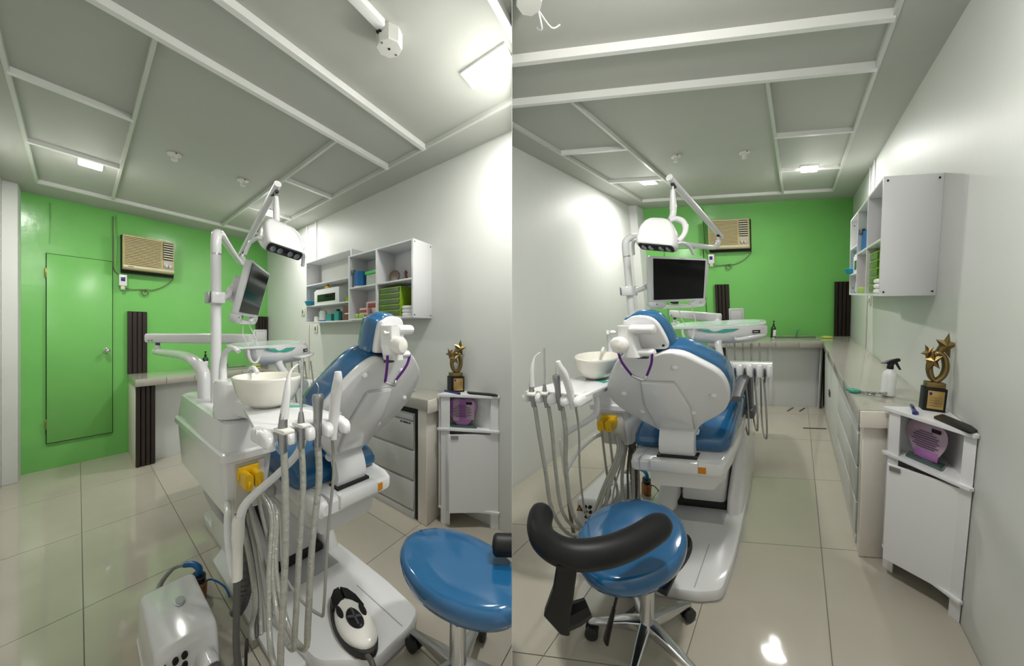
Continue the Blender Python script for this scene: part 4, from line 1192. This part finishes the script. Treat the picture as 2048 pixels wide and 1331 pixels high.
    # hoses of the tray, in clear sleeves
    for i, w in enumerate(gaps):
        ww = w + .005
        wm = (-1.785, -1.735, -1.685, -1.62)[i]
        lo_ = (.25, .29, .26, .33)[i]
        path = [(ww, -2.575, .93), (ww + .003, -2.578, .82), (wm + .006, -2.575, .64), (wm, -2.565, .42), (wm + .03, -2.52, lo_ + .01), (wm + .055 - .012 * i, -2.44, lo_), (wm + .10 - .035 * i, -2.37, .40), (-1.63 + .012 * i, -2.31, .56), (-1.66 + .012 * i, -2.27, .64 if i < 2 else .60)]
        pipe('sleeved_hose', 'film' if i < 3 else 'hose', R, e, path, (.0098, .009, .0105, .005)[i], n=8)
    # white bent support tube
    pipe('support_tube', 'white', R, e, [(-1.60, -2.45, .95), (-1.602, -2.45, .88), (-1.625, -2.445, .835), (-1.70, -2.435, .785), (-1.775, -2.425, .745), (-1.815, -2.42, .715), (-1.832, -2.42, .67), (-1.836, -2.42, .63)], .0145, n=12)
    pipe('tube_sleeve', 'white2', R, e, [(-1.836, -2.42, .69), (-1.836, -2.42, .675), (-1.837, -2.42, .63), (-1.838, -2.42, .60)], [.014, .019, .019, .016], n=12)
    pipe('tube_tail', 'white2', R, e, [(-1.838, -2.42, .61), (-1.84, -2.42, .50)], .0155, n=12, sub=False)
    pipe('tube_return', 'white', R, e, [(-1.84, -2.42, .50), (-1.845, -2.40, .52), (-1.83, -2.34, .58), (-1.79, -2.26, .62), (-1.77, -2.2, .60)], [.012, .0125, .0125, .0125, .0125], n=10)
    pipe('drain_hose', 'hosed', R, e, [(-1.84, -2.42, .51), (-1.842, -2.42, .40), (-1.84, -2.425, .25), (-1.80, -2.45, .10), (-1.75, -2.44, .03), (-1.69, -2.40, .02), (-1.66, -2.36, .03)], .0105, n=10)
    # thick corrugated waste hose
    pth = spline([(-1.66, -2.13, .57), (-1.66, -2.15, .42), (-1.655, -2.16, .22), (-1.665, -2.15, .12), (-1.69, -2.14, .075)], 12)
    rs = [(.026 if i % 2 else .022) for i in range(len(pth))]
    finish(Mesh().add(sweep([P(p) for p in pth], rs, 12)), 'corrugated_hose', 'hosed', R, e, 20)
    for i in range(4):
        w = -1.63 - .02 * i
        pipe('cart_hose', ('hose', 'film', 'hosed', 'film')[i], R, e, [(w, -2.12, .56), (w + .01, -2.16 - .02 * i, .40), (w + .02, -2.20 - .02 * i, .22), (w + .01, -2.25, .12), (w - .0, -2.27, .08)], (.008, .010, .007, .011)[i], n=8)
    for w in (-1.72, -1.678):
        pipe('valve_hose', 'hose', R, e, [(w, -2.295, .68), (w + .004, -2.30, .60), (w + .03, -2.33, .45), (w + .05, -2.35, .34), (w + .02, -2.40, .29)], .007, n=8)
    return e


def lanyard(R):
    e = empty('lanyard', R.pt((-1.28, -2.6, 1.07)), 'purple lanyard hanging from the headrest bracket, %s room' % R.side, 'lanyard')
    c = (-1.262, -2.46, .94)
    f = R.run(c[0])
    for p in ([(-1.352, -2.612, 1.172), (-1.345, -2.605, 1.13), (-1.325, -2.585, 1.075)], [(-1.222, -2.612, 1.172), (-1.232, -2.605, 1.13), (-1.265, -2.585, 1.075)]):
        pts = [f(q) for q in spline(p, 5)]
        finish(Mesh().add(sweep(pts, .0048, 8)), 'cord', 'purplecord', R, e, 60)
    pts = [f(q) for q in spline([(-1.325, -2.585, 1.075), (-1.30, -2.59, 1.066), (-1.28, -2.59, 1.06), (-1.265, -2.585, 1.075)], 4)]
    finish(Mesh().add(sweep(pts, .006, 8)), 'clasp', 'chrome', R, e, 60)


def suction_pump(R):
    S = R.side
    dw = .0 if S == 'left' else .04
    c = (-1.925 + dw, -2.1, 0)
    f = R.run(c[0])
    P = R.pt
    e = empty('suction_pump', P(c), 'white suction pump box with gauge on the floor, %s room' % S, 'pump')
    x, y = c[0], c[1]
    rings = [[(x + a, y + b, z) for a, b in rrect(-hw, hw, -hd, hd2, r_, 4)] for z, hw, hd, hd2, r_ in ((.004, .116, .138, .138, .02), (.03, .116, .138, .138, .02), (.10, .113, .135, .136, .022), (.170, .109, .130, .134, .022), (.186, .105, .125, .130, .022), (.192, .097, .116, .122, .022))]
    b = part('housing', 'white', R, e, f, loft(rings), smooth=60)
    part('skirt', 'white2', R, e, f, slab([(x + a, y + b_, .0) for a, b_ in rrect(-.12, .12, -.143, .143, .02, 3)], (0, 0, .02), .004))
    part('gauge', 'steel', R, e, f, lathe([(.020, .190), (.020, .196), (.002, .197)], (x + .015, y + .02, 0), n=20))
    part('gauge_face', 'grey', R, e, f, lathe([(.016, .1965), (.016, .198), (.001, .198)], (x + .015, y + .02, 0), n=20))
    fy = y - .133
    for i, (a, z) in enumerate(((.0, .150), (.03, .152), (.0, .118), (.03, .120), (.0, .086), (.03, .088))):
        part('port', 'black', R, e, f, lathe([(.001, fy - .006), (.0105, fy - .005), (.0115, fy + .02)], (x - .045 + a, 0, z), n=12, axis='d'))
    part('hose_port', 'white', R, e, f, lathe([(.026, fy - .05), (.034, fy - .045), (.036, fy - .02), (.036, fy + .03)], (x + .055, 0, .105), n=18, axis='d'))
    tri = [(x - .097, fy - .004, .125), (x - .060, fy - .004, .125), (x - .0785, fy - .004, .163)]
    w_ = part('warning_triangle', 'orange', R, e, f, slab(tri, (0, -.002, 0)), smooth=0)
    o = V((x - .0785, fy, .137))
    for i in range(3):
        a, b_ = V(tri[i]), V(tri[(i + 1) % 3])
        n_ = (o - (a + b_) / 2)
        n_.y = 0
        n_ = n_.normalized() * .003
        part('triangle_edge', 'black', R, e, f, slab([a, b_, b_ + n_, a + n_], (0, -.0035, 0)), smooth=0)
    pth = spline([(x + .055, fy - .04, .105), (x + .068, fy - .075, .085), (x + .088, fy - .10, .05), (x + .11, fy - .105, .03)], 12)
    finish(Mesh().add(sweep([f(p) for p in pth], [(.026 if i % 2 else .022) for i in range(len(pth))], 12)), 'corrugated_hose', 'hosed', R, e, 20)
    # filter cup with blue elbow behind the box
    c2 = (-1.765 + dw * .5, -1.915, 0)
    f2 = R.body(c2)
    fc = empty('filter_cup', P(c2), 'amber filter cup with blue elbow behind the pump, %s room' % S, 'filter')
    part('cup', 'amber', R, fc, f2, lathe([(.03, 0), (.034, .005), (.036, .07), (.03, .08), (.004, .082)], c2))
    part('cap', 'black', R, fc, f2, lathe([(.03, .08), (.03, .105), (.004, .107)], c2, n=16))
    pts = [f2(p) for p in spline([(c2[0], c2[1], .10), (c2[0], c2[1], .135), (c2[0] - .015, c2[1] + .02, .15), (c2[0] - .045, c2[1] + .04, .15)], 4)]
    finish(Mesh().add(sweep(pts, .013, 10)), 'elbow', 'bluepl', R, fc, 60)
    pts = [f2(p) for p in spline([(c2[0] + .03, c2[1], .06), (c2[0] + .055, c2[1] - .02, .07), (c2[0] + .085, c2[1] - .07, .05), (c2[0] + .09, c2[1] - .10, .02)], 4)]
    finish(Mesh().add(sweep(pts, .004, 8)), 'tube', 'bluepl', R, fc, 60)
    pts = [f2(p) for p in spline([(c2[0] - .04, c2[1] + .04, .15), (c2[0] - .09, c2[1] + .06, .14), (c2[0] - .15, c2[1] + .05, .10), (c2[0] - .18, c2[1] + .02, .05)], 4)]
    finish(Mesh().add(sweep(pts, .010, 8)), 'clear_hose', 'hose', R, fc, 60)
    if S == 'left':
        tag(pipe('mains_cable', 'rubber', R, None, [(-1.70, -2.25, .03), (-1.715, -2.27, .10), (-1.73, -2.29, .09), (-1.745, -2.31, .03), (-1.79, -2.36, .012), (-1.76, -2.44, .012), (-1.70, -2.40, .012), (-1.72, -2.35, .012), (-1.80, -2.42, .012)], .0055, n=8),
            'black power cord looping on the floor beside the pump, left room', 'cord')


def foot_pedal(R):
    S = R.side
    z = .068
    c = (-1.315, -2.43, z)
    ang = -.43
    base = R.run(c[0])

    def f(v):
        a, b = v[0] - c[0], v[1] - c[1]
        return base((c[0] + a * math.cos(ang) - b * math.sin(ang), c[1] + a * math.sin(ang) + b * math.cos(ang), v[2]))
    e = empty('foot_pedal', R.pt(c), 'black and white foot control on the chair base, %s room' % S, 'foot control')
    x, y = c[0], c[1]

    def oval(a, b, n=28, cx=0, cy=0):
        return [(x + cx + a * math.cos(2 * PI * i / n) * (1 - .12 * math.sin(2 * PI * i / n)), y + cy + b * math.sin(2 * PI * i / n)) for i in range(n)]

    def puck(a, b, z0, z1, cx=0, cy=0, r=.006):
        return loft([[(p, q, zz) for p, q in oval(a - i, b - i, cx=cx, cy=cy)] for zz, i in ((z0, .002), (z0 + .001, 0), (z1 - r, 0), (z1 - r * .3, r * .4), (z1, r * 1.2))])
    part('base', 'rubber', R, e, f, puck(.078, .125, z, z + .028))
    part('shell', 'white2', R, e, f, puck(.074, .092, z + .026, z + .05, cy=-.022, r=.014), smooth=60)
    for s_ in (-1, 1):
        o = [(s_ * .003, .03), (s_ * .003, .118), (s_ * .03, .108), (s_ * .055, .075), (s_ * .066, .03), (s_ * .03, .038)]
        part('toe_button', 'black', R, e, f, slab([(x + a, y + b, z + .028) for a, b in o], (0, 0, .02), .004))
        part('side_button', 'black', R, e, f, puck(.012, .024, z + .046, z + .056, cx=s_ * .047, cy=.005, r=.002))
    part('joystick', 'black', R, e, f, puck(.032, .038, z + .046, z + .060, cy=-.025, r=.006))
    part('joystick_cross', 'dgrey', R, e, f, box((x - .004, y - .055, z + .058), (x + .004, y + .008, z + .063), .001), box((x - .028, y - .03, z + .058), (x + .028, y - .022, z + .063), .001))
    pts = [f(p) for p in spline([(x, y - .12, z + .015), (x + .005, y - .15, z + .012), (x + .01, y - .19, .02), (x + .0, y - .24, .012)], 4)]
    finish(Mesh().add(sweep(pts, .009, 8)), 'cable', 'hosed', R, e, 60)


def stool(R):
    S = R.side
    P = R.pt
    c, sr, zt = ((-1.14, -2.735, 0), .185, .46) if S == 'left' else ((-1.285, -2.72, 0), .212, .46)
    f = R.body(c, 0, (.80, 1.5, 1) if S == 'left' else (.86, 1.32, 1), R.turn + (0 if S == 'left' else -6))
    e = empty('operator_stool', P(c), 'blue padded operator stool with a black curved backrest, %s room' % S, 'stool')
    x, y = c[0], c[1]
    if S == 'right':
        f0 = f
        f = lambda v: f0((v[0] - .072, v[1] - .012, v[2]))
    part('seat', 'blue', R, e, f, lathe([(.03, zt - .075), (sr * .88, zt - .075), (sr * .96, zt - .066), (sr, zt - .045), (sr, zt - .025), (sr * .965, zt - .007), (sr * .88, zt), (sr * .5, zt + .003), (.004, zt + .004)], (x, y, 0), n=56), smooth=60)
    f = R.body(c, 0, (.95, 1.2, 1), R.turn)
    part('seat_plate', 'black', R, e, f, box((x - .11, y - .10, zt - .095), (x + .11, y + .10, zt - .073), .004))
    part('gas_lift', 'chrome', R, e, f, lathe([(.016, zt - .09), (.016, .2)], (x, y, 0), n=16))
    part('lift_collar', 'black', R, e, f, lathe([(.03, .305), (.03, .285), (.026, .275)], (x, y, 0), n=18))
    part('column', 'chrome', R, e, f, lathe([(.026, .295), (.028, .10), (.034, .075), (.028, .06), (.004, .058)], (x, y, 0), n=20))
    for i in range(5):
        a = math.radians(72 * i + (20 if S == 'left' else 62))
        ca, sa = math.cos(a), math.sin(a)
        rings = []
        for t, hw, z0, z1 in ((.02, .022, .07, .115), (.08, .019, .07, .108), (.16, .014, .064, .088), (.215, .012, .058, .076), (.225, .008, .06, .072)):
            ring = []
            for p, q in rrect(-hw, hw, z0, z1, .007, 3):
                ring.append((x + ca * t - sa * p, y + sa * t + ca * p, q))
            rings.append(ring)
        part('base_spoke', 'chrome', R, e, f, loft(rings), smooth=50)
        cx_, cy_ = x + ca * .212, y + sa * .212
        cs = part('caster', 'black', R, e, f, box((cx_ - .012, cy_ - .012, .045), (cx_ + .012, cy_ + .012, .066), .004))
        for s_ in (-1, 1):
            ring = []
            for off in (-.009, -.007, .007, .009):
                rr_ = .027 if abs(off) < .008 else .022
                ring.append([(cx_ + (-sa) * (s_ * .014 + off) + ca * rr_ * math.cos(u), cy_ + ca * (s_ * .014 + off) + sa * rr_ * math.cos(u), .0285 + rr_ * math.sin(u)) for u in [j * PI / 8 for j in range(16)]])
            part('wheel', 'rubber', R, e, f, loft(ring))
    # curved backrest on its stem
    if S == 'right':
        pth = [(-1.60, -2.765, .625), (-1.55, -2.83, .622), (-1.47, -2.885, .62), (-1.36, -2.915, .62), (-1.26, -2.90, .62), (-1.185, -2.852, .62), (-1.125, -2.772, .62)]
        pts = spline([P(p) for p in pth], 6)
        n = len(pts)
        rs = [.043 * math.sqrt(max(.04, 1 - (1 - min(1, min(i, n - 1 - i) / 3)) ** 2)) for i in range(n)]
        finish(Mesh().add(sweep(pts, rs, 16)), 'backrest', 'black', R, e, 60)
        top, mid_, bot, low, tip = P((-1.358, -2.93, .61)), P((-1.385, -2.93, .51)), P((-1.418, -2.93, .42)), P((-1.40, -2.93, .365)), P((-1.335, -2.905, .42))
        rings = [[p + R.ex * a + R.ey * b for a, b in rrect(-hw, hw, -.02, .02, .008, 3)] for p, hw in ((top, .030), (mid_, .032), (bot, .040), (low, .016))]
        finish(Mesh().add(loft(rings)), 'backrest_stem', 'black', R, e, 30)
        finish(Mesh().add(sweep([low + V((0, 0, .03)), low.lerp(tip, .5) + V((0, 0, .015)), tip], [.03, .032, .026], 8)), 'stem_bracket', 'black', R, e, 30)
        l0, l1 = P((-1.285, -2.84, .39)), P((-1.335, -2.855, .215))
        finish(Mesh().add(sweep([l0, l0.lerp(l1, .35)], .005, 8)), 'lever_rod', 'black', R, e, 60)
        finish(Mesh().add(sweep([l0.lerp(l1, .3), l0.lerp(l1, .6), l1], [.010, .014, .018], 8, flat=.5)), 'lever', 'black', R, e, 60)
    else:
        pth = [(-1.04, -2.80, .515), (-1.01, -2.82, .515), (-.975, -2.85, .515), (-.96, -2.90, .515), (-.99, -2.96, .515)]
        pts = spline([P(p) for p in pth], 6)
        n = len(pts)
        finish(Mesh().add(sweep(pts, [.036 * math.sqrt(max(.04, 1 - (1 - min(1, i / 3)) ** 2)) for i in range(n)], 14)), 'backrest', 'black', R, e, 60)


# ------------------------------------------------------------------ build
shell(LEFT)
shell(RIGHT)
# added divider, seen edge-on: stops light and views crossing between the rooms
struct(finish(Mesh().add(box((-.0005, 1.16, -.3), (.0005, 2.5, 3.0))), 'added_divider', 'wall', None, smooth=0), 'added white divider that blocks light between the left and the right room')
for R in (LEFT, RIGHT):
    door(R)
    lights(R)
    counters(R)
    aircon(R)
    wall_shelf(R)
    dental_unit(R)
    suction_pump(R)
    stool(R)
    corner_cabinet(R)
    foot_pedal(R)
    lanyard(R)
    small_fittings(R)
for o in bpy.data.objects:
    if '_loc' in o:
        del o['_loc']
